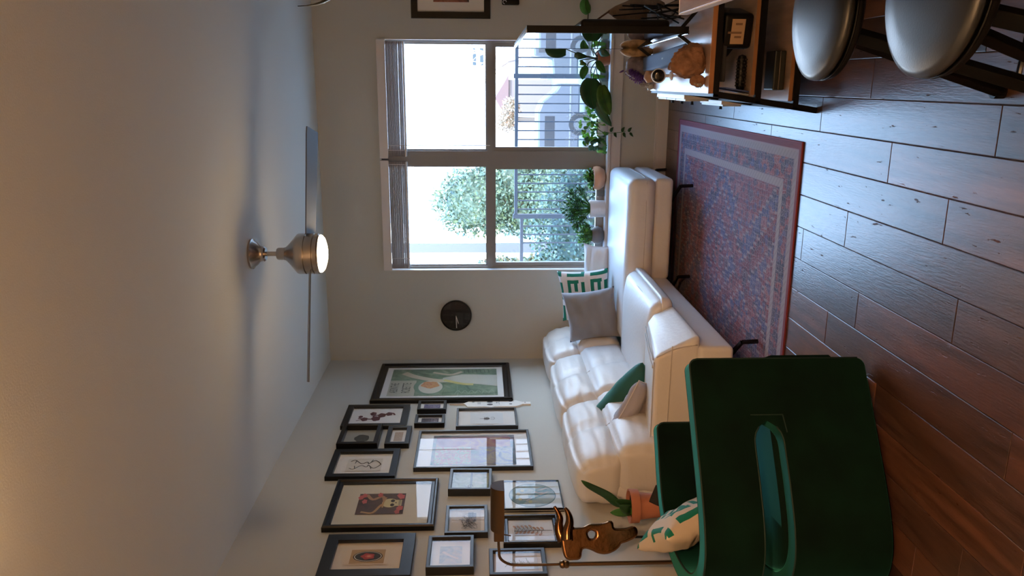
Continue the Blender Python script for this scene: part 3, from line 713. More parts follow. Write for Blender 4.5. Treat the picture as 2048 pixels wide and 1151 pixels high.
P_('large black frame with a skull and red flowers print', 'left', 3.712, 4.224, 1.732, 2.314, .035, .040, art_skull, C('ivory_board', (.62, .58, .46)), step=True)
P_('wide black frame with a red rose in a dark oval', 'left', 3.285, 3.648, 1.819, 2.262, .03, .058, art_rose, M_CREAM)
P_('large thin black frame with colourful abstract watercolour reflecting the window', 'left', 4.36, 4.888, 1.171, 1.892, .028, .016, art_big, fm=M_FRG, recess=.012)
P_('tiny black frame with a blue purple picture, beside the green poster', 'left', 5.222, 5.385, 1.731, 1.933, .036, .020, art_night)
P_('tiny black frame with a grey night picture, left of the blue purple one', 'left', 4.985, 5.139, 1.732, 1.935, .036, .020, art_night2)
P_('thin black frame with a beetle drawing on white', 'left', 4.942, 5.255, 1.236, 1.654, .03, .014, art_beetle, fm=M_FRG, recess=.014)
P_('small deep grey black frame with green sketch below the watercolour', 'left', 4.062, 4.312, 1.424, 1.67, .045, .018, art_eyes, fm=M_FRG, recess=.02, tilt=1.5)
P_('small charcoal frame with a pencil sketch of towers', 'left', 3.633, 3.91, 1.452, 1.675, .034, .018, art_castle, fm=M_FRG, recess=.018)
P_('charcoal frame with a faded peach toned print', 'left', 3.32, 3.595, 1.523, 1.750, .045, .018, art_peach, M_CREAM, fm=M_FRG, recess=.02)
P_('thin framed print of a teal oval of leaves behind the reading lamp', 'left', 3.88, 4.198, 1.034, 1.362, .022, .007, art_oval, fm=M_BLACK, recess=.006)
P_('glossy sloped black frame with a branch of dry brown leaves', 'left', 3.534, 3.80, 1.083, 1.375, .035, .030, art_branch, fm=mat('frame_gloss_black', (.012, .013, .016), .18), step=True)
P_('charcoal frame with a pale botanical drawing behind the lamp pole', 'left', 3.276, 3.494, 1.175, 1.449, .03, .020, art_botanic, fm=M_FRG, recess=.015)
P_('black frame with white mat hung beside the window', 'back', .4615, .92, 1.398, 1.994, .025, .048, art_landscape, M_PAPER, group='pictures on the window wall')
# white cut-out board with print
t = thing('wall_board', 'white cut out board with small black drawings, left of the green poster', 'wall decoration', (XL, 5.375, 1.41), rot=(0, 0, R(90)))
pts = [(-.004, .30), (.0, .30), (.0, .20), (.03, .17), (.06, .16), (.06, .06), (.045, .04), (.06, .02), (.07, -.06), (.05, -.10), (.05, -.18), (.03, -.21), (.02, -.225), (.02, -.285), (-.02, -.285), (-.02, -.225), (-.045, -.20), (-.06, -.17), (-.06, -.02), (-.075, .0), (-.06, .04), (-.06, .17), (-.02, .185), (-.004, .2)]
bm = BM(); a = [bm.verts.new((x, -.012, z)) for x, z in pts]; b = [bm.verts.new((x, 0, z)) for x, z in pts]
bm.faces.new(a); bm.faces.new(list(reversed(b)))
for i in range(len(pts)): bm.faces.new((a[i], b[i], b[(i + 1) % len(pts)], a[(i + 1) % len(pts)]))
bmesh.ops.recalc_face_normals(bm, faces=bm.faces); obj('board', bm, M_PAPER, t)
A = Art()
for x, z, r in ((.022, .01, .022), (-.024, .01, .022), (.03, -.14, .012), (-.02, -.14, .012), (.02, .13, .01)): A.ell(x, z, r * .7, r, C('board_ink', (.08, .08, .09)))
for i in range(5): A.line([(-.02 + i * .008, .075), (-.02 + i * .008, .10)], .003, C('board_ink', (.08, .08, .09)), False)
A.line([(-.03, -.06), (.0, -.055), (.03, -.06)], .004, gy); A.rect(-.008, .008, -.25, -.24, gy); A.rect(-.01, .012, -.045, -.035, gy); A.line([(.0, .29), (.0, .2)], .005, dk, False)
obj('print', A.bm, A.ms, t, loc=(0, -.0125, 0))

# wall clock
t = thing('wall_clock', 'round black wall clock between corner and window', 'clock', (-1.872, D, 1.6865))
def disc(prof, seg=48): bm = L(prof, seg); bmesh.ops.rotate(bm, cent=(0, 0, 0), matrix=Matrix.Rotation(R(90), 3, 'X'), verts=bm.verts); return bm
obj('case', disc([(.0, 0), (.127, 0), (.129, .01), (.129, .03), (.125, .036), (.121, .036), (.119, .026), (0, .026)]), M_BLACK, t, smooth=True, auto=35)
obj('dial', disc([(0, .0255), (.1185, .0265), (0, .0268)]), mat('dial_black', (.008, .008, .01), .3), t)
for n, a, ln in (('minute_hand', 182, .105), ('hour_hand', 196, .07)):
    bm = BM(); aa = R(a)
    bar(bm, (-math.sin(aa) * -.0, -.029, 0), (math.sin(aa) * ln * -1, -.029, math.cos(aa) * ln), .005, .002, up=(0, 1, 0)); obj(n, bm, M_WHITEP, t)
# the hands lie along the horizontal of the dial as in the picture
for ch in t.children:
    if 'hand' in ch.name: ch.rotation_euler = (0, R(90), 0)
bm = BM()
for i in range(12):
    a = i * math.pi / 6; bar(bm, (math.sin(a) * .095, -.0272, math.cos(a) * .095), (math.sin(a) * .109, -.0272, math.cos(a) * .109), .003, .001, up=(0, 1, 0))
obj('hour_marks', bm, mat('mark_grey', (.05, .05, .055), .5), t)
obj('crystal', disc([(0, .031), (.119, .031), (.119, .0325), (0, .0325)]), M_PGLASS, t)
# wall remote
t = thing('wall_remote', 'black oval remote with white dial hung on window wall', 'remote', (.582, D, 1.245))
obj('body', soft((0, -.012, 0), (.021, .012, .066), .0118, 3), M_BLACKP, t, smooth=True)
bm = BM(); tube(bm, [(.013 * math.cos(a), -.0245, .045 + .013 * math.sin(a)) for a in [i * math.pi / 8 for i in range(-4, 9)]], .0022, 6); lathe(bm, [(0, 0), (.0045, 0), (.0045, .002), (0, .002)], 16, (0, 0, 0))
obj('dial_ring', bm, M_WHITEP, t, loc=(0, 0, 0))
t.children[-1].name = 'dial_ring'
# pendant with curved petals at the right edge
t = thing('pendant_lamp', 'dark grey curved pointed petal of a hanging lamp at the right edge', 'pendant lamp', (.36, 2.5, H))
M_PET = mat('petal_metal', (.05, .052, .055), .35, .6)
obj('cord', L([(.004, -.0), (.004, -.62)], 8), M_BLACKM, t)
obj('socket', L([(0, -.60), (.025, -.61), (.03, -.69), (.0, -.70)], 20), M_PET, t, smooth=True, auto=35)
for k in range(8):
    a = R(180 + 45 * k); bm = BM(); n = 10; rows = []
    for i in range(n + 1):
        s = i / n; r = .03 + .118 * (math.sin(s * math.pi / 2) ** .8); z = -.86 + (s ** 2.2) * .125; w = .038 * (1 - s ** 1.6) + .0012
        rows.append([bm.verts.new((r * math.cos(a) - v * w * math.sin(a), r * math.sin(a) + v * w * math.cos(a), z + .012 * v * v)) for v in (-1, -.5, 0, .5, 1)])
    for p, q in zip(rows, rows[1:]):
        for j in range(4): bm.faces.new((p[j], p[j + 1], q[j + 1], q[j]))
    o = obj('petal', bm, M_PET, t, smooth=True); md = o.modifiers.new('thick', 'SOLIDIFY'); md.thickness = .002
obj('stem', L([(.006, -.69), (.006, -.88)], 10), M_PET, t)

# ------------------------------------------------------------------ rug
def rug_material(w, l):
    m = bpy.data.materials.new('rug_pile'); m.use_nodes = True; nt = m.node_tree; N = nt.nodes; Lk = nt.links
    b = N['Principled BSDF']; b.inputs['Roughness'].default_value = .85; b.inputs['Sheen Weight'].default_value = .08
    tc = N.new('ShaderNodeTexCoord'); sp = N.new('ShaderNodeSeparateXYZ'); Lk.new(tc.outputs['Object'], sp.inputs[0])
    def mt(op, a, b_=None, c=None):
        n = N.new('ShaderNodeMath'); n.operation = op
        for i, v in enumerate((a, b_, c)):
            if v is None: continue
            if isinstance(v, (int, float)): n.inputs[i].default_value = v
            else: Lk.new(v, n.inputs[i])
        return n.outputs[0]
    def ramp(fac, stops, const=True):
        n = N.new('ShaderNodeValToRGB'); el = n.color_ramp.elements
        if const: n.color_ramp.interpolation = 'CONSTANT'
        for i, (p, c) in enumerate(stops):
            e = el[i] if i < 2 else el.new(p)
            e.position = p; e.color = (*c, 1)
        Lk.new(fac, n.inputs[0]); return n.outputs[0]
    def mix(f, a, b_):
        n = N.new('ShaderNodeMix'); n.data_type = 'RGBA'
        if isinstance(f, (int, float)): n.inputs[0].default_value = f
        else: Lk.new(f, n.inputs[0])
        for i, v in ((6, a), (7, b_)):
            if isinstance(v, tuple): n.inputs[i].default_value = (*v, 1)
            else: Lk.new(v, n.inputs[i])
        return n.outputs[2]
    x, y = sp.outputs[0], sp.outputs[1]; ax, ay = mt('ABSOLUTE', x), mt('ABSOLUTE', y)
    RED, RED2, NAVY, BLUE, CRM, PNK = (.13, .008, .020), (.17, .014, .022), (.008, .008, .035), (.030, .040, .13), (.24, .18, .19), (.25, .055, .05)
    d = mt('MINIMUM', mt('SUBTRACT', w / 2, ax), mt('SUBTRACT', l / 2, ay))
    base = ramp(mt('MULTIPLY', d, 2.5), [(0, RED), (.085, CRM), (.10, (.24, .20, .2)), (.19, CRM), (.205, NAVY), (.47, CRM), (.485, (.26, .21, .2)), (.57, CRM), (.585, RED)])
    # hooked ornaments: cells of a distorted grid
    def cells(scale, dist, rnd=.6, sy=1.0):
        mp = N.new('ShaderNodeMapping'); mp.inputs['Scale'].default_value = (1, sy, 1); Lk.new(tc.outputs['Object'], mp.inputs[0])
        v = N.new('ShaderNodeTexVoronoi'); v.inputs['Scale'].default_value = scale; v.feature = 'DISTANCE_TO_EDGE'; v.inputs['Randomness'].default_value = rnd; Lk.new(mp.outputs[0], v.inputs['Vector'])
        v2 = N.new('ShaderNodeTexVoronoi'); v2.inputs['Scale'].default_value = scale; v2.distance = 'MANHATTAN'; v2.inputs['Randomness'].default_value = rnd; Lk.new(mp.outputs[0], v2.inputs['Vector'])
        return v.outputs['Distance'], v2.outputs['Color'], v2.outputs['Distance']
    e1, c1, m1 = cells(21, 0); e2, c2, m2 = cells(46, 0, .8, .8)
    s1 = N.new('ShaderNodeSeparateColor'); Lk.new(c1, s1.inputs[0])
    # field: diamond medallions on the long axis with stepped edge
    stp = mt('MULTIPLY', mt('ROUND', mt('MULTIPLY', ay, 22)), 1 / 22)
    yy = mt('PINGPONG', mt('ADD', stp, .0), .46)
    dm = mt('ADD', mt('MULTIPLY', mt('ABSOLUTE', mt('SUBTRACT', ax, .0)), 1.45), mt('MULTIPLY', yy, 1.1))
    field = ramp(dm, [(0, PNK), (.10, NAVY), (.13, RED2), (.24, CRM), (.255, BLUE), (.36, NAVY), (.38, RED), (.60, CRM), (.615, BLUE), (.80, NAVY), (.82, RED2)])
    field = mix(mt('MULTIPLY', mt('GREATER_THAN', s1.outputs[0], .62), .8), field, ramp(s1.outputs[1], [(0, NAVY), (.3, BLUE), (.5, RED2), (.75, PNK)]))
    band = mix(mt('GREATER_THAN', s1.outputs[2], .45), base, ramp(s1.outputs[0], [(0, BLUE), (.35, RED2), (.7, PNK)]))
    inb = mt('MULTIPLY', mt('GREATER_THAN', d, .082), mt('LESS_THAN', d, .188))
    col = mix(inb, base, band)
    inf = mt('GREATER_THAN', d, .236); col = mix(inf, col, field)
    # pale outlines
    pat = mt('MAXIMUM', inb, inf)
    nd = N.new('ShaderNodeTexNoise'); nd.inputs['Scale'].default_value = 12; Lk.new(tc.outputs['Object'], nd.inputs['Vector'])
    wx = mt('ADD', x, mt('MULTIPLY', mt('SUBTRACT', nd.outputs[0], .5), .035)); wy = mt('ADD', y, mt('MULTIPLY', mt('SUBTRACT', nd.outputs[0], .5), -.035))
    def motif(col, tile, seed, thick, amt):
        px_, py_ = mt('DIVIDE', mt('ADD', wx, seed), tile), mt('DIVIDE', wy, tile)
        fx = mt('ABSOLUTE', mt('SUBTRACT', mt('FRACT', px_), .5)); fy = mt('ABSOLUTE', mt('SUBTRACT', mt('FRACT', py_), .5))
        cv = N.new('ShaderNodeCombineXYZ'); Lk.new(mt('FLOOR', px_), cv.inputs[0]); Lk.new(mt('FLOOR', py_), cv.inputs[1]); cv.inputs[2].default_value = seed * 10
        wn = N.new('ShaderNodeTexWhiteNoise'); Lk.new(cv.outputs[0], wn.inputs['Vector']); sw = N.new('ShaderNodeSeparateColor'); Lk.new(wn.outputs['Color'], sw.inputs[0])
        pick = mt('GREATER_THAN', sw.outputs[0], .5)
        dia = mt('ADD', fx, mt('MULTIPLY', fy, .8)); sq = mt('MAXIMUM', fx, fy)
        r = mt('ADD', mt('MULTIPLY', dia, pick), mt('MULTIPLY', sq, mt('SUBTRACT', 1, pick)))
        fill = mt('MULTIPLY', mt('MULTIPLY', mt('LESS_THAN', r, .33), mt('GREATER_THAN', sw.outputs[2], .62)), pat); shade = ramp(sw.outputs[1], [(0, NAVY), (.25, RED2), (.45, BLUE), (.65, PNK), (.85, NAVY)])
        col = mix(mt('MULTIPLY', fill, .75), col, shade)
        for rr, c in ((.34, CRM), (.20, (.30, .22, .24)), (.43, NAVY)):
            ln = mt('MULTIPLY', mt('MULTIPLY', mt('LESS_THAN', mt('ABSOLUTE', mt('SUBTRACT', r, rr)), thick), amt), pat); col = mix(ln, col, c)
        return col
    col = motif(col, .115, .3, .018, .55)
    col = motif(col, .046, .7, .04, .28)
    l2 = mt('MULTIPLY', mt('MULTIPLY', mt('LESS_THAN', mt('ABSOLUTE', mt('SUBTRACT', m2, .38)), .07), .55), pat)
    col = mix(l2, col, NAVY)
    l3 = mt('MULTIPLY', mt('MULTIPLY', mt('LESS_THAN', m2, .16), .6), pat)
    col = mix(l3, col, (.36, .30, .34))
    e3, c3, m3 = cells(33, 0, .35)
    l4 = mt('MULTIPLY', mt('MULTIPLY', mt('LESS_THAN', e3, .035), .6), pat); col = mix(l4, col, (.30, .24, .26))
    s3 = N.new('ShaderNodeSeparateColor'); Lk.new(c3, s3.inputs[0])
    l5 = mt('MULTIPLY', mt('MULTIPLY', mt('GREATER_THAN', s3.outputs[0], .72), mt('LESS_THAN', m3, .30)), mt('MULTIPLY', pat, .8)); col = mix(l5, col, NAVY)
    tick = mt('MULTIPLY', mt('LESS_THAN', mt('FRACT', mt('MULTIPLY', mt('ADD', x, y), 26)), .3), mt('SUBTRACT', 1, pat)); tick = mt('MULTIPLY', tick, mt('MULTIPLY', mt('GREATER_THAN', d, .045), .35)); col = mix(tick, col, (.12, .08, .10))
    for v_, c_ in ((.13, CRM), (.255, CRM), (.385, CRM), (.615, CRM), (.82, CRM)):
        ln = mt('MULTIPLY', mt('MULTIPLY', mt('LESS_THAN', mt('ABSOLUTE', mt('SUBTRACT', dm, v_)), .009), .85), inf); col = mix(ln, col, c_)
    # faded, abraded print
    n1 = N.new('ShaderNodeTexNoise'); n1.inputs['Scale'].default_value = 5; n1.inputs['Detail'].default_value = 8; Lk.new(tc.outputs['Object'], n1.inputs['Vector'])
    mp = N.new('ShaderNodeMapping'); mp.inputs['Scale'].default_value = (90, 14, 1); Lk.new(tc.outputs['Object'], mp.inputs[0])
    n2 = N.new('ShaderNodeTexNoise'); n2.inputs['Scale'].default_value = 1; n2.inputs['Detail'].default_value = 3; Lk.new(mp.outputs[0], n2.inputs['Vector'])
    f = mt('MULTIPLY', mt('SMOOTH_MIN', mt('MULTIPLY', mt('SUBTRACT', n1.outputs[0], .38), 3.0), .5, .2), mt('GREATER_THAN', d, .03))
    f = mt('MAXIMUM', f, 0.0); f = mt('MULTIPLY', f, n2.outputs[0])
    col = mix(mt('MULTIPLY', f, .5), col, (.19, .15, .25))
    Lk.new(col, b.inputs['Base Color'])
    bp = N.new('ShaderNodeBump'); bp.inputs['Strength'].default_value = .35; bp.inputs['Distance'].default_value = .003; Lk.new(n2.outputs[0], bp.inputs['Height']); Lk.new(bp.outputs[0], b.inputs['Normal'])
    return m
RW, RL = 1.56, 2.31
t = thing('rug', 'worn red and blue patterned oriental rug on the plank floor', 'rug', (-.262 - RW / 2, 3.64 + RL / 2, 0))
bm = BM(); n = 60; nx, ny = 24, 36; grid = []
for i in range(nx + 1):
    row = []
    for j in range(ny + 1):
        x, y = -RW / 2 + RW * i / nx, -RL / 2 + RL * j / ny
        wob = .004 * math.sin(y * 9) * (i == nx) + .003 * math.sin(x * 11 + 1) * (j in (0, ny))
        row.append(bm.verts.new((x + wob, y, .006 + .0015 * noise.noise(Vector((x * 3, y * 3, 0))))))
    grid.append(row)
for i in range(nx):
    for j in range(ny): bm.faces.new((grid[i][j], grid[i + 1][j], grid[i + 1][j + 1], grid[i][j + 1]))
edge = [grid[i][0] for i in range(nx + 1)] + [grid[nx][j] for j in range(1, ny + 1)] + [grid[i][ny] for i in range(nx - 1, -1, -1)] + [grid[0][j] for j in range(ny - 1, 0, -1)]
lo = [bm.verts.new((v.co.x, v.co.y, .0003)) for v in edge]
for i in range(len(edge)): j = (i + 1) % len(edge); bm.faces.new((edge[j], edge[i], lo[i], lo[j]))
obj('pile', bm, rug_material(RW, RL), t)
bm = BM(); tube(bm, [v for v in [(-RW / 2, -RL / 2, .005), (RW / 2, -RL / 2, .005), (RW / 2 + .001, RL / 2, .005), (-RW / 2, RL / 2, .005)]], .0048, 6, closed=True)
obj('binding', bm, mat('rug_binding', (.20, .028, .04), .8), t)

# ------------------------------------------------------------------ sofa
sofa = thing('corner_sofa', 'white leather corner sofa with tufted back and chaise under the window', 'sofa', (-1.75, 5.0, 0))
def so(n, bm, m=M_LEATHER, **k): return obj(n, bm, m, sofa, smooth=True, world=True, **k)
def crease(q, p, amt=.012, f=9, seed=0):
    return Vector((q.x + amt * .5 * noise.noise(Vector((q.y * f, q.z * f, seed))), q.y, q.z + amt * noise.noise(Vector((q.x * f, q.y * f, seed + 3)))))
so('base', soft((-1.765, 5.11, .235), (.415, 1.16, .095), .03, 4))
so('base', soft((-1.00, 5.88, .205), (.36, .41, .065), .03, 4))
# armrest: flat padded block whose front leans outward
def arm_fn(q, p): return Vector((q.x + (p.x > .2) * (.065 - .5 * (q.z)) * max(0, min(1, (q.x - .2) / .15)), q.y, q.z + .006 * (1 - p.x * p.x) * (1 - p.y * p.y) - .085 * max(0, p.z) * (p.y * .5 + .5)))
so('armrest', soft((-1.80, 4.28, .44), (.385, .31, .125), .035, 6, arm_fn))
bm = BM()
for dx in (0.0, .045):
    tube(bm, spline([(-1.43 - dx, 3.985, .566), (-1.425 - dx, 4.2, .543), (-1.42 - dx, 4.55, .493)], 6), .0035, 6)
tube(bm, spline([(-1.415, 3.978, .55), (-1.365, 3.972, .45), (-1.345, 3.972, .335)], 5), .0035, 6)
tube(bm, spline([(-1.44, 3.972, .562), (-1.8, 3.968, .563), (-2.15, 3.97, .560)], 5), .003, 6)
tube(bm, spline([(-1.35, 3.968, .47), (-1.8, 3.966, .475), (-2.15, 3.97, .475)], 5), .0025, 6)
so('arm_piping', bm, M_SEAM)
# seat cushions with rounded front
def seat_fn(q, p):
    fr = max(0, (p.x - .3) / .7)
    return Vector((q.x + .02 * fr * (q.z < 0), q.y, q.z - .035 * fr * fr * (q.z > 0) + .010 * (1 - p.x * p.x) * (1 - p.y * p.y) + .004 * noise.noise(Vector((q.x * 6, q.y * 6, 0)))))
so('seat_cushion', soft((-1.60, 5.01, .395), (.325, .44, .080), .055, 8, seat_fn))
bm = BM()
for dx, dz in ((0, .0), (.055, .015)): tube(bm, spline([(-1.325 - dx, 4.62, .435 + dz), (-1.305 - dx, 5.0, .440 + dz), (-1.325 - dx, 5.42, .44 + dz)], 8), .0032, 6)
so('seat_piping', bm, M_SEAM)
# chaise under the window
def ch_fn(q, p):
    return Vector((q.x, q.y, q.z + .012 * (1 - p.x * p.x) * (1 - p.y * p.y) + .004 * noise.noise(Vector((q.x * 5, q.y * 5, 2)))))
so('chaise_cushion', soft((-1.24, 5.865, .362), (.60, .43, .100), .06, 8, ch_fn))
bm = BM()
tube(bm, spline([(-1.80, 5.443, .335), (-1.3, 5.437, .335), (-.75, 5.44, .335), (-.645, 5.50, .335), (-.636, 5.9, .335), (-.645, 6.25, .335)], 8), .003, 6)
tube(bm, spline([(-1.80, 5.46, .40), (-1.3, 5.455, .40), (-.77, 5.458, .40), (-.66, 5.52, .40), (-.652, 5.9, .40)], 8), .003, 6)
tube(bm, spline([(-1.78, 5.60, .458), (-1.3, 5.585, .463), (-.85, 5.60, .458), (-.75, 5.70, .456), (-.74, 6.2, .456)], 8), .0028, 6)
so('chaise_piping', bm, M_SEAM)
# back: frame and tufted cushions
so('back_frame', soft((-2.17, 5.07, .50), (.065, 1.19, .36), .04, 6))
segs = [(3.87, 4.74), (4.75, 5.61), (5.62, 6.30)]
for i, (y0, y1) in enumerate(segs):
    cy, hy = (y0 + y1) / 2, (y1 - y0) / 2
    def up_fn(q, p, i=i):
        f = max(0, p.x)
        g = .020 * math.exp(-(p.y / .05) ** 2) * f
        x = q.x - g + f * (.030 * (1 - p.y ** 4) * (1 - p.z ** 2) - .075 * (p.z * .5 + .5)) + .010 * noise.noise(Vector((p.y * 2.2, p.z * 3, i)))
        return Vector((x, q.y, q.z - .025 * abs(p.y) ** 4 * max(0, p.z) - .010 * math.exp(-(p.y / .05) ** 2) * max(0, p.z)))
    so('head_cushion', soft((-2.085, cy, .845), (.15, hy, .135), .07, 14, up_fn))
    def lo_fn(q, p, i=i):
        f = max(0, p.x)
        g = .018 * math.exp(-(p.y / .05) ** 2) * f
        return Vector((q.x - g + f * (.030 * (1 - p.y ** 4) * (1 - p.z ** 2) - .035 * (p.z * .5 + .5)) + .008 * noise.noise(Vector((p.y * 2, p.z * 3, i + 9))), q.y, q.z))
    so('back_cushion', soft((-2.02, cy, .59), (.15, hy, .160), .06, 14, lo_fn))
    bm = BM(); tube(bm, spline([(-2.155, cy, .968), (-2.03, cy, .93), (-1.985, cy, .85), (-1.958, cy, .76), (-1.93, cy, .72), (-1.895, cy, .62), (-1.885, cy, .5)], 6), .0028, 6); so('tuft_seam', bm, M_SEAM)
# feet
M_FOOT = mat('gunmetal', (.05, .045, .045), .25, 1.0)
bm = BM(); pts = [(0, -.03, .14), (.02, 0, .12), (.06, .0, .085), (.055, -.01, .0)]
def foot(x, y, a, w=.026):
    bm = BM(); Rz = Matrix.Rotation(a, 3, 'Z')
    P = [Rz @ Vector(v) for v in ((-.06, 0, .142), (.02, 0, .118), (.085, 0, .098), (.09, 0, .012))]
    for i, (p, q) in enumerate(zip(P, P[1:])): bar(bm, p, q, w * (1 - .12 * i), .016, up=(0, 0, 1) if i < 2 else tuple(Rz @ Vector((1, 0, 0))))
    bmesh.ops.translate(bm, vec=(x, y, 0), verts=bm.verts); obj('foot', bm, M_FOOT, sofa, world=True, bevel=.002)
foot(-.76, 5.50, R(-35)); foot(-1.40, 4.02, R(-35)); foot(-2.10, 4.02, R(-140)); foot(-.74, 6.22, R(30)); foot(-1.40, 5.42, R(-20))

# ------------------------------------------------------------------ cushions
def pillow(name, label, c, wv, hv, th, m, group=None, sag=0.0, pipe=None, wr=.012, seed=0, art=None, n=22, cat='cushion', corner=.10):
    """c centre, wv half width vector, hv half height vector, th half thickness"""
    c, wv, hv = Vector(c), Vector(wv), Vector(hv); nv = wv.cross(hv).normalized(); w, h = wv.length, hv.length
    rot = Matrix((wv.normalized(), nv * -1, hv.normalized())).transposed().to_4x4()
    if rot.determinant() < 0: rot = Matrix((wv.normalized(), nv, hv.normalized())).transposed().to_4x4()
    t = thing(name, label, cat, c, group=group); rot.translation = c; t.matrix_world = rot
    bm = BM(); sides = []
    mi_of = (lambda u, v, s: 0) if art is None else art
    for s in (-1, 1):
        g = []
        for i in range(n + 1):
            row = []
            for j in range(n + 1):
                u, v = -1 + 2 * i / n, -1 + 2 * j / n
                k = max(0.0, (1 - u ** 4) * (1 - v ** 4)); z = th * k ** .5 * (.85 + .15 * (1 - u * u) * (1 - v * v))
                pin = 1 - corner * (1 - v * v) ** 1 * abs(u) ** 3; pin2 = 1 - corner * (1 - u * u) * abs(v) ** 3
                x, zz = w * u * pin, h * v * pin2
                wn_ = noise.noise(Vector((u * 2.2 + seed, v * 2.2, s * 3))) * wr * 1.5 + noise.noise(Vector((u * 1.2 + seed, v * 7, s))) * wr * .8
                row.append(bm.verts.new((x, s * (z + wn_ * k ** .5) + sag * (u * u + v * v), zz)))
            g.append(row)
        for i in range(n):
            for j in range(n):
                f = bm.faces.new((g[i][j], g[i + 1][j], g[i + 1][j + 1], g[i][j + 1])); f.material_index = mi_of((i + .5) / n * 2 - 1, (j + .5) / n * 2 - 1, s)
        sides.append(g)
    bmesh.ops.remove_doubles(bm, verts=bm.verts, dist=.0004); bmesh.ops.recalc_face_normals(bm, faces=bm.faces)
    obj('cover', bm, m, t, smooth=True)
    if pipe:
        P = []
        for a, b in (((-1, -1), (1, -1)), ((1, -1), (1, 1)), ((1, 1), (-1, 1)), ((-1, 1), (-1, -1))):
            for k in range(8):
                f = k / 8; u, v = a[0] + (b[0] - a[0]) * f, a[1] + (b[1] - a[1]) * f
                P.append((w * u * (1 - corner * (1 - v * v) * abs(u) ** 3), sag * (u * u + v * v), h * v * (1 - corner * (1 - u * u) * abs(v) ** 3)))
        obj('piping', T(P, .004, 6, closed=True), pipe, t)
    return t
M_GREYV = mat('grey_velvet', (.21, .21, .22), .8, bump=.5, bscale=9, **{'Sheen Weight': .5, 'Sheen Tint': (.9, .9, 1, 1)})
M_LILAC = mat('pale_grey_linen', (.33, .31, .33), .85, bump=.4, bscale=12)
M_WHCUSH = mat('white_cotton', (.70, .68, .66), .85, bump=.2, bscale=14)
M_EMV = mat('emerald_velvet', (.003, .070, .048), .7, bump=.3, bscale=8, vary=.3, **{'Sheen Weight': .4, 'Sheen Tint': (.2, .9, .75, 1)})
M_TEALP = mat('teal_print', (.0, .17, .11), .8); M_NATUR = mat('natural_linen', (.56, .48, .38), .85, bump=.15, bscale=30)
def bigkey():
    g = [[0] * 44 for _ in range(44)]
    for y in range(44):
        for x in range(44):
            a, b = x % 20, y % 20; v = 0
            if a < 3 and b < 15: v = 1
            if b < 3 and a < 15: v = 1
            if 12 <= b < 15 and 6 <= a < 17: v = 1
            if 14 <= a < 17 and 5 <= b < 15: v = 1
            if 6 <= b < 9 and 7 <= a < 15: v = 1
            g[y][x] = v
    return g
BIG = bigkey()
def keyart(u, v, s, one=False):
    if one and s < 0: return 0
    i, j = int((u + 1) / 2 * 43.99), int((v + 1) / 2 * 43.99); return BIG[j][i]
pillow('cushion', 'grey velvet square cushion leaning in the sofa corner, in front of the patterned one', (-1.69, 5.72, .648), (.195, .01, .034), (-.043, .055, .190), .072, M_GREYV, seed=4, wr=.022)
pillow('cushion', 'white and teal geometric patterned cushion behind the grey one by the window', (-1.605, 5.98, .668), (.205, .0, .022), (-.032, .06, .19), .065, [M_WHCUSH, M_TEALP], seed=1, art=keyart, n=44, wr=.008)
pillow('cushion', 'plain white cushion on the chaise against the window sill', (-1.45, 6.20, .55), (.20, .0, .0), (.0, .05, .10), .055, M_WHCUSH, seed=7, pipe=M_WHCUSH)
pillow('cushion', 'emerald velvet cushion lying behind the sofa arm', (-1.90, 4.60, .55), (.175, .0, -.175), (.065, -.12, .13), .095, M_EMV, seed=2)
pillow('cushion', 'pale grey piped cushion in front of the emerald one behind the arm', (-1.885, 4.33, .585), (.205, -.01, -.105), (.035, -.10, .10), .055, M_LILAC, seed=5, pipe=M_SEAM, wr=.02)

# ------------------------------------------------------------------ green barrel chair
ch = thing('barrel_chair', 'dark green velvet barrel chair with slot cut around its back, seen from behind', 'armchair', (-1.48, 2.85, 0))
path = spline(
              [Vector((x, y, 0)) for x, y in [(-1.01, 2.82), (-1.15, 2.72), (-1.29, 2.622), (-1.40, 2.545), (-1.52, 2.475), (-1.63, 2.445), (-1.74, 2.47), (-1.84, 2.56), (-1.895, 2.69), (-1.915, 2.84), (-1.895, 2.99), (-1.83, 3.12), (-1.72, 3.215), (-1.61, 3.275), (-1.51, 3.335)]], 8)
path = [path[0].lerp(path[1], k / 6) for k in range(6)] + [path[1].lerp(path[2], k / 3) for k in range(3)] + path[2:-2] + [path[-3].lerp(path[-2], k / 3) for k in (1, 2)] + [path[-2].lerp(path[-1], k / 6) for k in range(7)]
TH = .07; SZ0, SZ1, CT, CB = .375, .485, .70, .025
dist = [0.0]
for a, b in zip(path, path[1:]): dist.append(dist[-1] + (b - a).length)
LT = dist[-1]; c0 = Vector((-1.48, 2.87, 0))
bm = BM(); cols = []
S0 = .245
for i, p in enumerate(path):
    t_ = (path[min(i + 1, len(path) - 1)] - path[max(i - 1, 0)]).normalized(); nn = Vector((-t_.y, t_.x, 0))
    if nn.dot(c0 - p) < 0: nn = -nn
    s = min(dist[i], LT - dist[i]) - S0
    k = 0 if s <= 0 else min(1, math.sqrt(max(0, 1 - (1 - min(s, .075) / .075) ** 2)))
    zm = (SZ0 + SZ1) / 2; zl, zu = zm - (zm - SZ0) * k, zm + (SZ1 - zm) * k
    endk = min(dist[i], LT - dist[i]); drop = .032 * (1 - math.sqrt(max(0, 1 - (1 - min(1, endk / .032)) ** 2)))
    o_, i_ = p, p + nn * TH
    bul = .006
    cols.append([[bm.verts.new((q.x, q.y, z)) for z in (CB + drop, zl, zu, CT - drop)] for q in (o_, i_)] + [k])
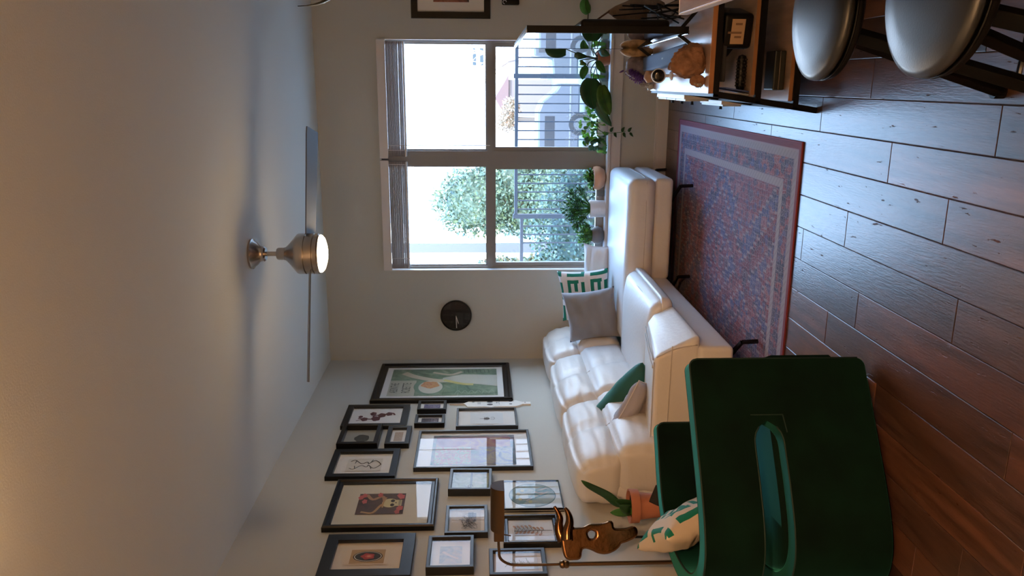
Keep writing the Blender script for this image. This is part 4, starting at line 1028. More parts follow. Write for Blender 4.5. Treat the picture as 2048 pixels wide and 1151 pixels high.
for (oa, ia, ka), (ob, ib, kb) in zip(cols, cols[1:]):
    for a, b, fl_ in ((oa, ob, 0), (ia, ib, 1)):
        for z in (0, 2):
            f = (a[z], b[z], b[z + 1], a[z + 1]); bm.faces.new(f)
    bm.faces.new((oa[0], ia[0], ib[0], ob[0])); bm.faces.new((oa[3], ob[3], ib[3], ia[3]))
    if ka > 0 or kb > 0:
        bm.faces.new((oa[1], ob[1], ib[1], ia[1])); bm.faces.new((oa[2], ia[2], ib[2], ob[2]))
for o_, i_, k in (cols[0], cols[-1]):
    for z in (0, 2): bm.faces.new((o_[z], i_[z], i_[z + 1], o_[z + 1]))
bmesh.ops.remove_doubles(bm, verts=bm.verts, dist=.0008); bmesh.ops.recalc_face_normals(bm, faces=bm.faces)
sh = obj('shell', bm, M_VELVET, ch, smooth=True, world=True, auto=38, bevel=0)
bv = sh.modifiers.new('soft_edge', 'BEVEL'); bv.width = .012; bv.segments = 3; bv.limit_method = 'ANGLE'; bv.angle_limit = R(50)
# piping along rims
def topz(i): e_ = min(dist[i], LT - dist[i]); return CT - .003 - .032 * (1 - math.sqrt(max(0, 1 - (1 - min(1, e_ / .032)) ** 2)))
def off(i, d, z):
    p = path[i]; t_ = (path[min(i + 1, len(path) - 1)] - path[max(i - 1, 0)]).normalized(); nn = Vector((-t_.y, t_.x, 0))
    if nn.dot(c0 - p) < 0: nn = -nn
    q = p + nn * d; return Vector((q.x, q.y, z))
N_ = len(path); idx = range(0, N_)
bm = BM(); tube(bm, [off(0, .002, .05)] + [off(i, .002, topz(i)) for i in idx] + [off(N_ - 1, .002, .05)], .004, 6)
tube(bm, [off(0, TH - .002, .05)] + [off(i, TH - .002, topz(i)) for i in idx] + [off(N_ - 1, TH - .002, .05)], .004, 6)
sl = [i for i in idx if min(dist[i], LT - dist[i]) > S0 + .01]
def zlow(i):
    s = min(dist[i], LT - dist[i]) - S0; k = min(1, math.sqrt(max(0, 1 - (1 - min(s, .075) / .075) ** 2))); zm = (SZ0 + SZ1) / 2; return zm - (zm - SZ0) * k, zm + (SZ1 - zm) * k
tube(bm, [off(i, .002, zlow(i)[0]) for i in sl], .0035, 6); tube(bm, [off(i, .002, zlow(i)[1]) for i in sl], .0035, 6)
obj('piping', bm, M_VPIPE, ch, world=True, smooth=True)
bm = BM(); i_ = max(i for i in range(N_) if dist[i] < S0 - .015)
bar(bm, off(i_, -.002, .37), off(i_, -.002, .49), .004, .004); bar(bm, off(i_, -.002, .37), off(i_ + 3, -.002, .362), .004, .004); obj('stitching', bm, M_VPIPE, ch, world=True)
# seat
bm = BM(); inner = [off(i, TH + .003, 0) for i in idx]
poly = [Vector((-.985, 2.885, 0))] + inner[2:-2] + [Vector((-1.36, 3.40, 0)), Vector((-1.10, 3.18, 0))]
poly = [Vector((-1.03, 2.91, 0))] + inner[2:-2] + [Vector((-1.40, 3.36, 0))]
rings = []
cen = sum(poly, Vector()) / len(poly)
for z, k in ((.10, .97), (.12, 1), (.35, 1), (.375, .985), (.39, .93), (.397, .6)):
    rings.append([bm.verts.new((cen.x + (p.x - cen.x) * k, cen.y + (p.y - cen.y) * k, z)) for p in poly])
for a, b in zip(rings, rings[1:]):
    for i in range(len(a)): j = (i + 1) % len(a); bm.faces.new((a[i], a[j], b[j], b[i]))
bm.faces.new(list(reversed(rings[0]))); bm.faces.new(rings[-1]); bmesh.ops.recalc_face_normals(bm, faces=bm.faces)
obj('seat', bm, M_VELVET, ch, smooth=True, world=True, auto=40)
for x, y in ((-1.12, 2.86), (-1.55, 2.56), (-1.80, 2.90), (-1.50, 3.25)):
    obj('foot', L([(.02, .0), (.022, .03), (.0, .03)], 12, (x, y, 0)), M_NICKEL, ch, world=True, smooth=True, auto=40)
pillow('cushion', 'cream cushion with teal key pattern front resting in the green chair', (-1.745, 2.90, .615), (.122, -.150, -.045), (-.080, -.060, .185), .075, [M_NATUR, M_TEALP], seed=3, n=44, art=lambda u, v, s: keyart(u, v, s, True), wr=.01)

# ------------------------------------------------------------------ reading lamp
lp = thing('floor_lamp', 'aged brass reading lamp with horizontal half round shade at left', 'floor lamp', (-2.10, 3.15, 0))
obj('base', L([(0, 0), (.125, 0), (.125, .008), (.11, .018), (.02, .024), (0, .024)], 36), M_BRASS, lp, smooth=True, auto=35)
obj('lower_pole', L([(.0095, .02), (.0095, 1.10)], 14), M_BRASS, lp, smooth=True, auto=40)
obj('joint', L([(.009, 1.09), (.016, 1.095), (.019, 1.105), (.015, 1.112), (.019, 1.12), (.016, 1.13), (.009, 1.135)], 16), M_BRASS, lp, smooth=True, auto=35)
obj('upper_pole', T(spline([(0, 0, 1.12), (0, 0, 1.30), (.006, 0, 1.36), (.035, .0, 1.40), (.085, .0, 1.408), (.175, 0, 1.410)], 8), .0062, 10), M_BRASS, lp, smooth=True)
obj('socket', B(.130, .185, -.02, .02, 1.385, 1.43), M_BRASS, lp, bevel=.004)
obj('switch_key', T([(.155, 0, 1.385), (.155, -.01, 1.355)], .003, 6), M_BRASS, lp)
bm = BM(); x0, x1 = .185, .395; n = 18; inn, out = [], []
for i in range(n + 1):
    a = math.pi * (.0 + i / n * 1.0); r = .048
    for lst, rr in ((out, r), (inn, r - .003)):
        lst.append([bm.verts.new((x, -rr * math.cos(a) * 1.0, 1.385 + rr * 1.25 * math.sin(a))) for x in (x0, x1)])
for i in range(n):
    bm.faces.new((out[i][0], out[i][1], out[i + 1][1], out[i + 1][0])); bm.faces.new((inn[i][0], inn[i + 1][0], inn[i + 1][1], inn[i][1]))
caps = [[v.co.copy() for v in (out[i][e] for i in range(n + 1))] for e in (0, 1)]
for k in (0, n): bm.faces.new((out[k][0], inn[k][0], inn[k][1], out[k][1]))
bmesh.ops.recalc_face_normals(bm, faces=bm.faces); obj('shade', bm, M_BRASS, lp, smooth=True, auto=40)
for cp in caps: bm = BM(); bm.faces.new([bm.verts.new(v) for v in cp]); obj('end_cap', bm, mat('shaded_cap', (.05, .028, .014), .6), lp)  # shade put into the colour: brass ends would mirror too brightly

# side table behind the chair, pot, sculpture
tb = thing('side_table', 'small round black side table hidden behind the green chair', 'side table', (-2.00, 3.52, 0))
obj('table_top', L([(0, .545), (.20, .545), (.205, .552), (.205, .560), (0, .562)], 40), M_BLACKM, tb, smooth=True, auto=35)
obj('stem', L([(.014, .02), (.014, .55)], 12), M_BLACKM, tb); obj('base', L([(0, 0), (.14, 0), (.14, .012), (0, .02)], 32), M_BLACKM, tb, smooth=True, auto=35)
pp = thing('snake_plant', 'snake plant with one long leaf in a terracotta pot on side table', 'potted plant', (-2.05, 3.56, .562))
obj('pot', L([(0, 0), (.052, 0), (.068, .14), (.082, .14), (.084, .185), (.076, .185), (.072, .165), (0, .165)], 36), M_TERRA, pp, smooth=True, auto=35)
obj('soil', L([(0, .168), (.071, .168)], 24), M_SOIL, pp)
def blade_leaf(pts, w, m, nm='leaf', parent=pp, fold=.35, side=None, prof=None, kind=None, n=5):
    P = spline([Vector(p) for p in pts], n); k = len(P) - 1; bm = BM(); rows = []
    sv = Vector(side) if side else None
    for i, p in enumerate(P):
        t = (P[min(i + 1, k)] - P[max(i - 1, 0)]).normalized()
        s = (sv - t * sv.dot(t)).normalized() if sv else t.cross(Vector((0, 0, 1)))
        if s.length < .05: s = t.cross(Vector((0, 1, 0)))
        s.normalize(); u = s.cross(t); f = i / k
        ww = w * (prof(f) if prof else math.sin(math.pi * min(1, (f * .88 + .12))) ** .7)
        rows.append([bm.verts.new(p + s * ww * v + u * (abs(v) * ww * fold)) for v in (-1, -.5, 0, .5, 1)])
    for a, b in zip(rows, rows[1:]):
        for j in range(4): bm.faces.new((a[j], a[j + 1], b[j + 1], b[j]))
    bmesh.ops.remove_doubles(bm, verts=bm.verts, dist=.0001)
    o = obj(nm, bm, m, parent, smooth=True); md = o.modifiers.new('thick', 'SOLIDIFY'); md.thickness = .0012
    return o
blade_leaf([(0.0, 0, .16), (.03, -.03, .24), (.10, -.06, .31), (.17, -.10, .40), (.205, -.11, .445)], .024, M_LEAFD, side=(.6, -.2, -.7), fold=.2)
blade_leaf([(.02, -.02, .16), (.05, -.05, .22), (.075, -.07, .27)], .03, M_LEAFD, side=(.6, -.2, -.7), fold=.2)
blade_leaf([(-.02, -.02, .16), (.0, -.05, .23), (.0, -.06, .29)], .03, M_LEAF, side=(.9, -.2, -.2), fold=.2)
blade_leaf([(0, 0, .16), (.02, -.06, .20), (.05, -.08, .25)], .032, M_LEAFD, side=(.9, -.2, -.2), fold=.2)
tag(obj('tablet', B(-.045, .045, -.006, .006, 0, .11), M_BLACKP, None, bevel=.004, loc=(-1.945, 3.40, .564), rot=(R(-14), R(22), R(10))), 'black rectangular tablet leaning against the terracotta pot', 'tablet')
# bronze animal skull with horns on a black rod
sk = thing('bull_sculpture', 'polished bronze horned skull sculpture on a thin black rod', 'sculpture', (-2.10, 3.36, .562))
obj('stand', L([(0, 0), (.05, 0), (.05, .008), (.006, .012), (.006, .22), (0, .22)], 24), M_BLACKM, sk, smooth=True, auto=35)
def curve_solid(name, loops, ext, bev, m, parent, rot=None, loc=None):
    """outline with holes grown into a rounded solid; loops are (x, z) lists"""
    cu = bpy.data.curves.new(name, 'CURVE'); cu.dimensions = '2D'; cu.fill_mode = 'BOTH'; cu.extrude = ext; cu.bevel_depth = bev; cu.bevel_resolution = 4
    for lp_ in loops:
        P = spline([(x, z, 0) for x, z in lp_], 5, closed=True); sp = cu.splines.new('POLY'); sp.points.add(len(P) - 1); sp.use_cyclic_u = True
        for q, p in zip(sp.points, P): q.co = (p.x, p.y, 0, 1)
    o = bpy.data.objects.new(name, cu); COL.objects.link(o); me = bpy.data.meshes.new_from_object(o.evaluated_get(bpy.context.evaluated_depsgraph_get()))
    bpy.data.objects.remove(o); me.transform(Matrix.Rotation(R(90), 4, 'X')); me.materials.clear(); me.materials.append(m)
    for p in me.polygons: p.use_smooth = True
    return link(name, me, parent, loc, rot)
sk.rotation_euler = (0, 0, R(30))
def hp(l): return [((725 - b) * .000298, 1.155 - a * .0002956 - .562) for a, b in l]
curve_solid('head', [hp([(215, 640), (200, 780), (225, 940), (265, 1012), (350, 1018), (430, 1008), (450, 930), (480, 868), (560, 850), (660, 880), (760, 925), (870, 938), (980, 905), (1060, 850), (1110, 790), (1220, 755), (1350, 690), (1345, 600), (1200, 622), (1040, 620), (985, 580), (968, 508), (880, 535), (760, 548), (640, 550), (540, 590), (440, 600), (370, 600), (330, 580)]),
                     hp([(650, 575), (570, 615), (558, 685), (600, 760), (690, 768), (752, 705), (745, 615)])], .010, .012, M_BRONZE, sk)
for k, pts in enumerate(([(200, 760), (150, 640), (140, 520), (160, 420), (130, 320), (72, 232)], [(260, 760), (265, 620), (300, 500), (300, 400), (270, 310), (232, 255)])):
    P = spline([(h, (.02, -.02)[k] , z) for h, z in hp(pts)], 6); n = len(P)
    obj('horn', T(P, .016, 12, taper=[.027 * (1 - .74 * (i / (n - 1)) ** 1.3) for i in range(n)]), M_BRONZE, sk, smooth=True)

# ------------------------------------------------------------------ media console
cs = thing('media_console', 'low black metal and oak media console along the right side', 'media console', (.17, 4.19, 0))
M_METAL = M_BLACKM; Y0, Y1 = 3.53, 4.82
def cso(n, bm, m, **k): return obj(n, bm, m, cs, world=True, **k)
def lx(z): return -.045 - .070 * (1 - z / .47)      # left legs lean outwards towards the floor
def rx_(z): return .40 + .070 * (1 - z / .47)
cso('top_board', B(-.045, .40, Y0, Y1, .468, .490), M_WOODT, bevel=.001)
cso('edge_strip', B(-.043, .398, Y0 - .002, Y0, .469, .489), M_WOODE)
for z, n in ((.300, 'shelf'), (.130, 'shelf')):
    cso(n, B(lx(z) + .02, rx_(z) - .02, Y0 + .012, Y1 - .012, z - .018, z), M_WOODT)
    cso('shelf_edge', B(lx(z) + .022, rx_(z) - .022, Y0 + .010, Y0 + .0118, z - .017, z - .001), M_WOODE)
for y in (Y0 + .012, Y1 - .012):
    for f in (lx, rx_):
        bm = BM(); bar(bm, (f(.466), y, .466), (f(0), y + (.02 if y > 4 else -.0), .0), .026, .024, up=(0, 1, 0)); cso('leg', bm, M_METAL, bevel=.002)
    for z in (.455, .268, .099):
        bm = BM(); bar(bm, (lx(z), y, z), (rx_(z), y, z), .026, .024); cso('cross_bar', bm, M_METAL)
for z in (.455, .268, .099):
    for f in (lx, rx_): bm = BM(); bar(bm, (f(z), Y0, z), (f(z), Y1, z), .022, .022); cso('side_rail', bm, M_METAL)
for y in (4.10,):
    for f in (lx, rx_): bm = BM(); bar(bm, (f(.45), y, .45), (f(.1), y, .1), .02, .02, up=(0, 1, 0)); cso('upright', bm, M_METAL)
# white drawer boxes on the console
def drawer_box(label, y0, y1, z0, z1, x0, n):
    t = thing('drawer_box', label, 'storage box', ((x0 + .15), (y0 + y1) / 2, z0), group=None)
    obj('body', B(x0 + .012, x0 + .30, y0, y1, z0 + .001, z1), M_WHITEP, t, world=True, bevel=.002)
    for k in range(n):
        a = y0 + (y1 - y0) * k / n + .006; b = y0 + (y1 - y0) * (k + 1) / n - .006
        bm = BM(); box(bm, x0 + .002, x0 + .012, a, b, z0 + .010, z1 - .008)
        d = obj('drawer', bm, mat('white_drawer', (.62, .66, .70), .4), t, world=True, bevel=.002)
        kb = BM(); cy = (a + b) / 2; zc = (z0 + z1) / 2
        m4 = Matrix.Translation((x0 - .008, cy, zc)) @ Matrix.Rotation(math.pi / 2, 4, 'Y'); bmesh.ops.create_cone(kb, cap_ends=True, segments=14, radius1=.009, radius2=.006, depth=.02, matrix=m4)
        bmesh.ops.translate(kb, vec=-Vector(t.location), verts=kb.verts)
        me = bpy.data.meshes.new('knob'); kb.to_mesh(me); kb.free(); me.materials.append(M_BLACKM); link('knob', me, d)
drawer_box('white drawer box with dark knobs on the upper console shelf', 4.14, 4.78, .300, .440, -.093, 3)
drawer_box('white drawer box with a dark knob on the lower console shelf', 4.14, 4.55, .130, .245, -.118, 1)
def bx(name, label, cat, c, h, m, rz=0, bevel=.004, group=None):
    o = obj(name, B(-h[0], h[0], -h[1], h[1], 0, 2 * h[2]), m, bevel=bevel, loc=c, rot=(0, 0, rz)); tag(o, label, cat, group); return o
# things on the upper shelf
r_ = thing('cable_box', 'black box with pale paper label standing near the console end', 'cable box', (.235, 3.66, .300), R(-12))
obj('case', soft((0, 0, .066), (.075, .095, .0655), .018, 2), M_BLACKP, r_, smooth=True)
obj('label', B(-.052, .052, -.0965, -.0955, .038, .096), mat('label_tan', (.50, .33, .20), .7), r_)
bm = BM(); [box(bm, -.045 + i * .018, -.036 + i * .018, -.0968, -.0966, .05, .05 + .03 * (i % 3)) for i in range(5)]; obj('label_print', bm, mat('label_dark', (.22, .13, .08), .8), r_)
bm = BM(); [box(bm, -.078, -.076, -.07 + i * .016, -.062 + i * .016, .02, .115) for i in range(9)]; obj('vents', bm, M_BLACKM, r_)
bx('set_top_box', 'flat dark grey player under the console top', 'media player', (.16, 3.72, .404), (.155, .14, .019), mat('dark_grey_plastic', (.035, .037, .042), .45))
o = tag(obj('router', B(-.10, .10, -.07, .07, 0, .022), M_BLACKP, None, bevel=.003, loc=(.125, 3.72, .302), rot=(R(0), R(38), 0)), 'black router leaning on edge beside the labelled box', 'router'); o.location.z = .372
for i in range(3):
    tag(obj('magazine', B(-.0, .006, -.10, .10, 0, .115 - .006 * i), mat('cover_%s' % 'abc'[i], [(.42, .34, .24), (.5, .52, .56), (.06, .10, .30)][i], .5), None, loc=(-.065 + i * .0125, 3.66, .301), rot=(0, R(3 + i * 3), 0)),
        ['tan spined booklet standing at the left end of the upper shelf', 'white booklet second from the left end of the upper shelf', 'blue booklet third from the left on the upper shelf'][i], 'booklet')
rb = thing('spiked_roller', 'black bumpy massage roller lying on the upper console shelf', 'roller', (.045, 3.62, .322))
bm = BM(); lathe(bm, [(0, -.078), (.016, -.072), (.021, -.055), (.021, .055), (.016, .072), (0, .078)], 20); bmesh.ops.rotate(bm, cent=(0, 0, 0), matrix=Matrix.Rotation(R(90), 3, 'Y'), verts=bm.verts)
obj('core', bm, M_BLACKP, rb, smooth=True, auto=40)
bm = BM()
for i in range(9):
    for k in range(10):
        a = k * .628 + i * .3; bmesh.ops.create_icosphere(bm, subdivisions=1, radius=.004, matrix=Matrix.Translation((-.056 + i * .014, .021 * math.cos(a), .021 * math.sin(a))))
o = obj('bumps', bm, mat('rubber_bumps', (.03, .028, .025), .35), rb, smooth=True); o['kind'] = 'stuff'
tag(obj('white_ball', L([(0, -.011), (.008, -.008), (.011, 0), (.008, .008), (0, .011)], 16), M_WHITEP, None, smooth=True, loc=(-.054, 3.575, .3115)), 'tiny white ball at the left end of the roller', 'ball')
cbx = thing('charging_case', 'long black case with a metal edge on the lower console shelf', 'case', (.055, 3.66, .130))
obj('case', B(-.085, .085, -.06, .06, .001, .052), mat('dark_case', (.02, .022, .018), .45), cbx, bevel=.006)
obj('edge_trim', B(-.082, .086, -.0625, -.0605, .026, .030), M_NICKEL, cbx)
# television
tv = thing('television', 'flat black television seen edge on, screen mirroring the window', 'television', (.215, 4.20, .4905))
M_SCR = mat('screen_glass', (.003, .003, .004), .015, **{'IOR': 1.9, 'Coat Weight': 1.0, 'Coat Roughness': .01})
TY0, TY1, TZ0, TZ1 = 3.60, 4.82, .572, 1.278
def tvo(n, bm, m, **k): return obj(n, bm, m, tv, world=True, **k)
tvo('screen', B(.1982, .199, TY0 + .006, TY1 - .006, TZ0 + .006, TZ1 - .006), M_SCR)
bm = B(.1992, .228, TY0, TY1, TZ0, TZ1); box(bm, .1972, .1993, TY0, TY0 + .006, TZ0, TZ1); box(bm, .1972, .1993, TY1 - .007, TY1, TZ0, TZ1); tvo('bezel', bm, M_BLACKP)
for za, zb in ((TZ0 - .003, TZ0 + .004), (TZ1 - .004, TZ1 + .003)): tvo('metal_edge', B(.1965, .212, TY0, TY1, za, zb), mat('silver_edge', (.72, .74, .78), .25, 1.0))
tvo('rear_housing', soft((.245, 4.21, .83), (.022, .50, .20), .018, 3), M_BLACKP, smooth=True)
for y in (3.74, 4.68):
    bm = BM(); bar(bm, (.207, y, .588), (.135, y - .03, .496), .016, .008, up=(0, 1, 0)); bar(bm, (.212, y, .588), (.315, y + .02, .496), .016, .008, up=(0, 1, 0)); tvo('foot', bm, M_BLACKP)
tv.rotation_euler = (0, 0, R(.86))
sb = thing('soundbar', 'long slate blue soundbar lying in front of the television', 'soundbar', (.118, 4.25, .4905), R(2.2))
obj('body', soft((0, 0, .029), (.040, .50, .028), .012, 4), mat('soundbar_cloth', (.085, .12, .20), .8, bump=.4, bscale=400), sb, smooth=True)
A = Art(); [A.rect(-.018 + i * .010, -.012 + i * .010, -.004, .004, C('logo_grey', (.4, .45, .5))) for i in range(4)]; obj('logo', A.bm, A.ms, sb, loc=(0, -.05, .0582), rot=(R(-90), 0, R(-90)))

# ------------------------------------------------------------------ stones on the console
def rock(name, label, c, s, m, seed, rz=0, amp=.22, sub=4, cat='stone', flat=.25, rot=None):
    bm = BM(); bmesh.ops.create_icosphere(bm, subdivisions=sub, radius=1)
    for v in bm.verts:
        d = v.co.normalized(); k = 1 + amp * noise.noise(d * 1.3 + Vector((seed, 0, 0))) + amp * .45 * noise.noise(d * 4 + Vector((0, seed, 0))) + amp * .2 * noise.noise(d * 11 + Vector((0, 0, seed)))
        p = d * k; p.z = max(p.z, -.86); v.co = Vector((p.x * s[0], p.y * s[1], (p.z + .86) * s[2]))
    o = obj(name, bm, m, None, smooth=True, loc=c, rot=rot or (0, 0, rz)); tag(o, label, cat); return o
M_ROCKB = mat('brown_geode_crust', (.26, .13, .07), .85, vary=.5, vscale=18, bump=.9, bscale=35)
M_ROCKT = mat('tan_stone', (.46, .28, .18), .75, vary=.2, vscale=12, bump=.5, bscale=30)
M_ROCKG = mat('grey_amethyst_crust', (.19, .15, .16), .8, vary=.4, vscale=20, bump=.8, bscale=30)
M_AME = mat('amethyst', (.16, .07, .30), .18, **{'Transmission Weight': .35, 'IOR': 1.5})
M_QTZ = mat('pale_quartz', (.60, .60, .58), .25, **{'Transmission Weight': .25})
def crystals(name, c, r, n, h, m, parent, seed, nrm=(0, -1, .3), spread=.5):
    random.seed(seed); bm = BM(); nv = Vector(nrm).normalized(); a = nv.orthogonal().normalized(); b = nv.cross(a)
    for _ in range(n):
        u, v = random.gauss(0, .45), random.gauss(0, .45); p = Vector(c) + a * u * r + b * v * r; d = (nv + a * u * spread + b * v * spread).normalized(); hh = h * random.uniform(.5, 1.2); w = hh * .26
        q = d.to_track_quat('Z', 'Y').to_matrix().to_4x4(); q.translation = p
        bmesh.ops.create_cone(bm, cap_ends=True, segments=6, radius1=w, radius2=w, depth=hh, matrix=q @ Matrix.Translation((0, 0, 0)))
        bmesh.ops.create_cone(bm, cap_ends=False, segments=6, radius1=w, radius2=.0004, depth=hh * .5, matrix=q @ Matrix.Translation((0, 0, hh * .75)))
    o = obj(name, bm, m, parent); o['kind'] = 'stuff'; return o
T490 = .4905
rock('geode', 'large rough brown geode standing at the near end of the console', (.092, 3.625, T490), (.070, .055, .078), M_ROCKB, 6, cat='stone', amp=.34, sub=5)
o = rock('crystal_slice', 'small brown stone with sparkling white crystals beside the big geode', (.008, 3.60, T490), (.026, .018, .034), M_ROCKB, 8)
crystals('crystals', (-.016, -.006, .03), .016, 90, .007, M_QTZ, o, 4, nrm=(-1, -.5, .3))
o = rock('amethyst_cluster', 'grey crusted amethyst cluster with purple points at the far end of console', (.085, 4.745, T490), (.072, .055, .080), M_ROCKG, 12, amp=.15)
crystals('crystals', (-.050, -.02, .085), .055, 260, .018, M_AME, o, 5, nrm=(-.9, -.3, .5))
rock('tan_block', 'squarish ochre stone standing between amethyst and television', (.172, 4.735, T490), (.030, .045, .100), mat('ochre_stone', (.34, .20, .09), .8, vary=.4, vscale=25, bump=.8, bscale=40), 33, amp=.06)
rock('tan_stone', 'smooth tan stone in front of the amethyst cluster', (.037, 4.62, T490), (.038, .035, .034), M_ROCKT, 30, amp=.18)
o = rock('grey_crystal', 'small grey stone left of the smooth tan stone', (-.008, 4.74, T490), (.020, .022, .032), mat('grey_crust', (.25, .22, .2), .8, vary=.3, bump=.6), 40, amp=.4)
o = rock('quartz_cluster', 'small pale quartz cluster at the far front corner of the console', (-.020, 4.66, T490), (.017, .018, .018), M_QTZ, 51, amp=.4)
crystals('crystals', (0, 0, .022), .014, 26, .02, M_QTZ, o, 6, nrm=(-.3, -.3, 1))
gc = thing('desk_camera', 'small round black camera with white rim on the console', 'camera', (.035, 4.23, T490)); gc.scale = (1.3, 1.3, 1.3)
bm = BM(); lathe(bm, [(0, -.02), (.020, -.016), (.027, 0), (.0285, .012), (.027, .016), (.0245, .0165)], 32, cap=False); bmesh.ops.rotate(bm, cent=(0, 0, 0), matrix=Matrix.Rotation(R(78), 3, 'X'), verts=bm.verts); bmesh.ops.translate(bm, vec=(0, 0, .052), verts=bm.verts)
obj('housing', bm, M_WHITEP, gc, smooth=True)
bm = BM(); lathe(bm, [(0, .019), (.012, .0185), (.0245, .0165), (.0245, .010), (0, .01)], 32); bmesh.ops.rotate(bm, cent=(0, 0, 0), matrix=Matrix.Rotation(R(78), 3, 'X'), verts=bm.verts); bmesh.ops.translate(bm, vec=(0, 0, .052), verts=bm.verts)
obj('lens_face', bm, mat('lens_black', (.01, .008, .008), .12), gc, smooth=True)
obj('stand', L([(0, 0), (.018, 0), (.018, .004), (.006, .010), (.006, .03), (0, .03)], 20), M_WHITEP, gc, smooth=True, auto=40)
# behind the television
sp_ = thing('burlap_bundle', 'brown burlap bundle leaning behind the television', 'bag', (.365, 4.50, .4905)); sp_.scale = (.95, 1, .50)
bm = BM(); lathe(bm, [(0, 0), (.055, 0), (.075, .08), (.07, .2), (.085, .32), (.06, .42), (.03, .52), (.008, .60), (0, .60)], 24)
for v in bm.verts: v.co += Vector(noise.noise_vector(v.co * 9)) * .014
obj('cloth', bm, mat('burlap', (.20, .14, .10), .95, vary=.3, bump=.6, bscale=80), sp_, smooth=True)
obj('tie', T([(.012, 0, .57), (-.02, -.01, .66), (-.05, -.01, .74)], .006, 6), mat('tie_brown', (.10, .05, .03), .8), sp_)
wb_ = thing('cable_bundle', 'tangle of black cables behind the television', 'cables', (.30, 4.05, .4905))
random.seed(17); bm = BM()
for i in range(9):
    x0, y0 = random.uniform(-.02, .07), random.uniform(-.35, .15)
    tube(bm, spline([(x0, y0, .006), (x0 + random.uniform(-.03, .05), y0 + random.uniform(-.05, .1), random.uniform(.04, .14)), (x0 + random.uniform(-.02, .04), y0 + random.uniform(0, .2), random.uniform(.05, .2)), (x0 + .02, y0 + .25, random.uniform(.1, .30))], 8), .004, 6)
obj('cables', bm, M_BLACKM, wb_, smooth=True)
tag(obj('hub_box', B(-.03, .03, -.05, .05, 0, .11), mat('hub_grey', (.35, .36, .42), .5), None, bevel=.004, loc=(.33, 4.33, T490), rot=(0, 0, R(10))), 'grey box standing among the cables behind the television', 'network hub')

# ------------------------------------------------------------------ plants on the window sill
SZ = .4758
def pot_plant(name, label, loc, pot, mpot, soil_r, soil_z):
    t = thing(name, label, 'potted plant', loc); obj('pot', L(pot, 40), mpot, t, smooth=True, auto=40); obj('soil', L([(0, soil_z), (soil_r, soil_z)], 24), M_SOIL, t); return t
YS = D + .018
def succ(t, n, r, z0, zmax, lw, ll, mats, seed, up=.5, droop=0):
    """rosette shoots: short stems carrying spoon leaves; one mesh, too many to count"""
    random.seed(seed); bm = BM(); ms = mats
    for s in range(n):
        a, e = random.uniform(0, 2 * math.pi), random.uniform(.0, 1) ** .6
        tip = Vector((math.cos(a) * r * e, math.sin(a) * r * e * .7, z0 + (zmax - z0) * random.uniform(.45, 1) * (1 - .45 * e * e)))
        base = Vector((math.cos(a) * .02, math.sin(a) * .02, z0)); mid = (base + tip) / 2 + Vector((0, 0, .01))
        P = spline([base, mid, tip], 3); tube(bm, P, .0028, 5)
        d = (tip - mid).normalized()
        for k in range(9):
            b = k * 2.4; o1 = d.orthogonal().normalized(); o2 = d.cross(o1); f = k / 8
            dr = (o1 * math.cos(b) + o2 * math.sin(b)) * (.9 - .55 * f) + d * (.35 + .6 * f); dr.normalize()
            p0 = tip - d * (.035 * (1 - f)); L_ = ll * random.uniform(.75, 1.15); sd = dr.cross(d).normalized() if dr.cross(d).length > .01 else o1
            mi = random.randrange(len(ms)); q = [p0, p0 + dr * L_ * .45 + sd * lw * .8, p0 + dr * L_ * .85 + sd * lw * .75, p0 + dr * L_, p0 + dr * L_ * .85 - sd * lw * .75, p0 + dr * L_ * .45 - sd * lw * .8]
            c = bm.verts.new(p0 + dr * L_ * .6 - d * lw * .35); vs = [bm.verts.new(x) for x in q]
            for i in range(6):
                f_ = bm.faces.new((vs[i], vs[(i + 1) % 6], c)); f_.material_index = mi
    o = obj('foliage', bm, ms, t, smooth=False); o['kind'] = 'stuff'; md = o.modifiers.new('thick', 'SOLIDIFY'); md.thickness = .002; return o
t = pot_plant('succulent', 'small green succulent in a rounded peach clay bowl on the sill', (-.742, YS, SZ), [(0, 0), (.03, 0), (.07, .015), (.092, .05), (.096, .075), (.09, .098), (.082, .103), (.078, .10), (.076, .085), (0, .085)], M_PEACH, .075, .087)
succ(t, 26, .085, .085, .155, .009, .030, [M_LEAF, M_LEAFD, M_LEAFL], 3)
t = pot_plant('jade_plant', 'bushy jade plant in a white cylinder pot, middle of the sill', (-.99, YS, SZ), [(0, 0), (.066, 0), (.068, .01), (.070, .122), (.066, .124), (.064, .11), (0, .11)], M_CERAM, .063, .112)
succ(t, 62, .175, .11, .335, .008, .042, [M_LEAF, M_LEAFD, M_LEAFD, M_LEAF], 6)
obj('glaze_mark', B(-.012, .02, -.0705, -.068, .045, .052), mat('glaze_gloss', (.8, .8, .8), .1), t)
t = pot_plant('bushy_plant', 'small leafy plant in a round grey pot, left end of the sill', (-1.208, YS, SZ), [(0, 0), (.035, 0), (.062, .02), (.074, .05), (.066, .082), (.05, .098), (.046, .095), (.046, .085), (0, .085)], M_GREYC, .045, .086)
succ(t, 52, .115, .085, .215, .009, .020, [M_LEAF, M_LEAFD, M_LEAFL, M_LEAF], 9)
M_CLEAR = glass_mat('clear_glass', (.92, .95, .97), 1.45)
tag(obj('glass_jar', L([(0, 0), (.028, 0), (.03, .003), (.03, .055), (.026, .06), (.028, .062), (.024, .062), (.024, .004), (0, .004)], 28), M_CLEAR, None, smooth=True, auto=40, loc=(-.865, YS, SZ)), 'small clear glass cup between the peach bowl and the white pot', 'glass cup')
jr = thing('water_jar', 'clear glass jar with green cuttings beneath the big dark leaves', 'jar', (.045, YS, SZ))
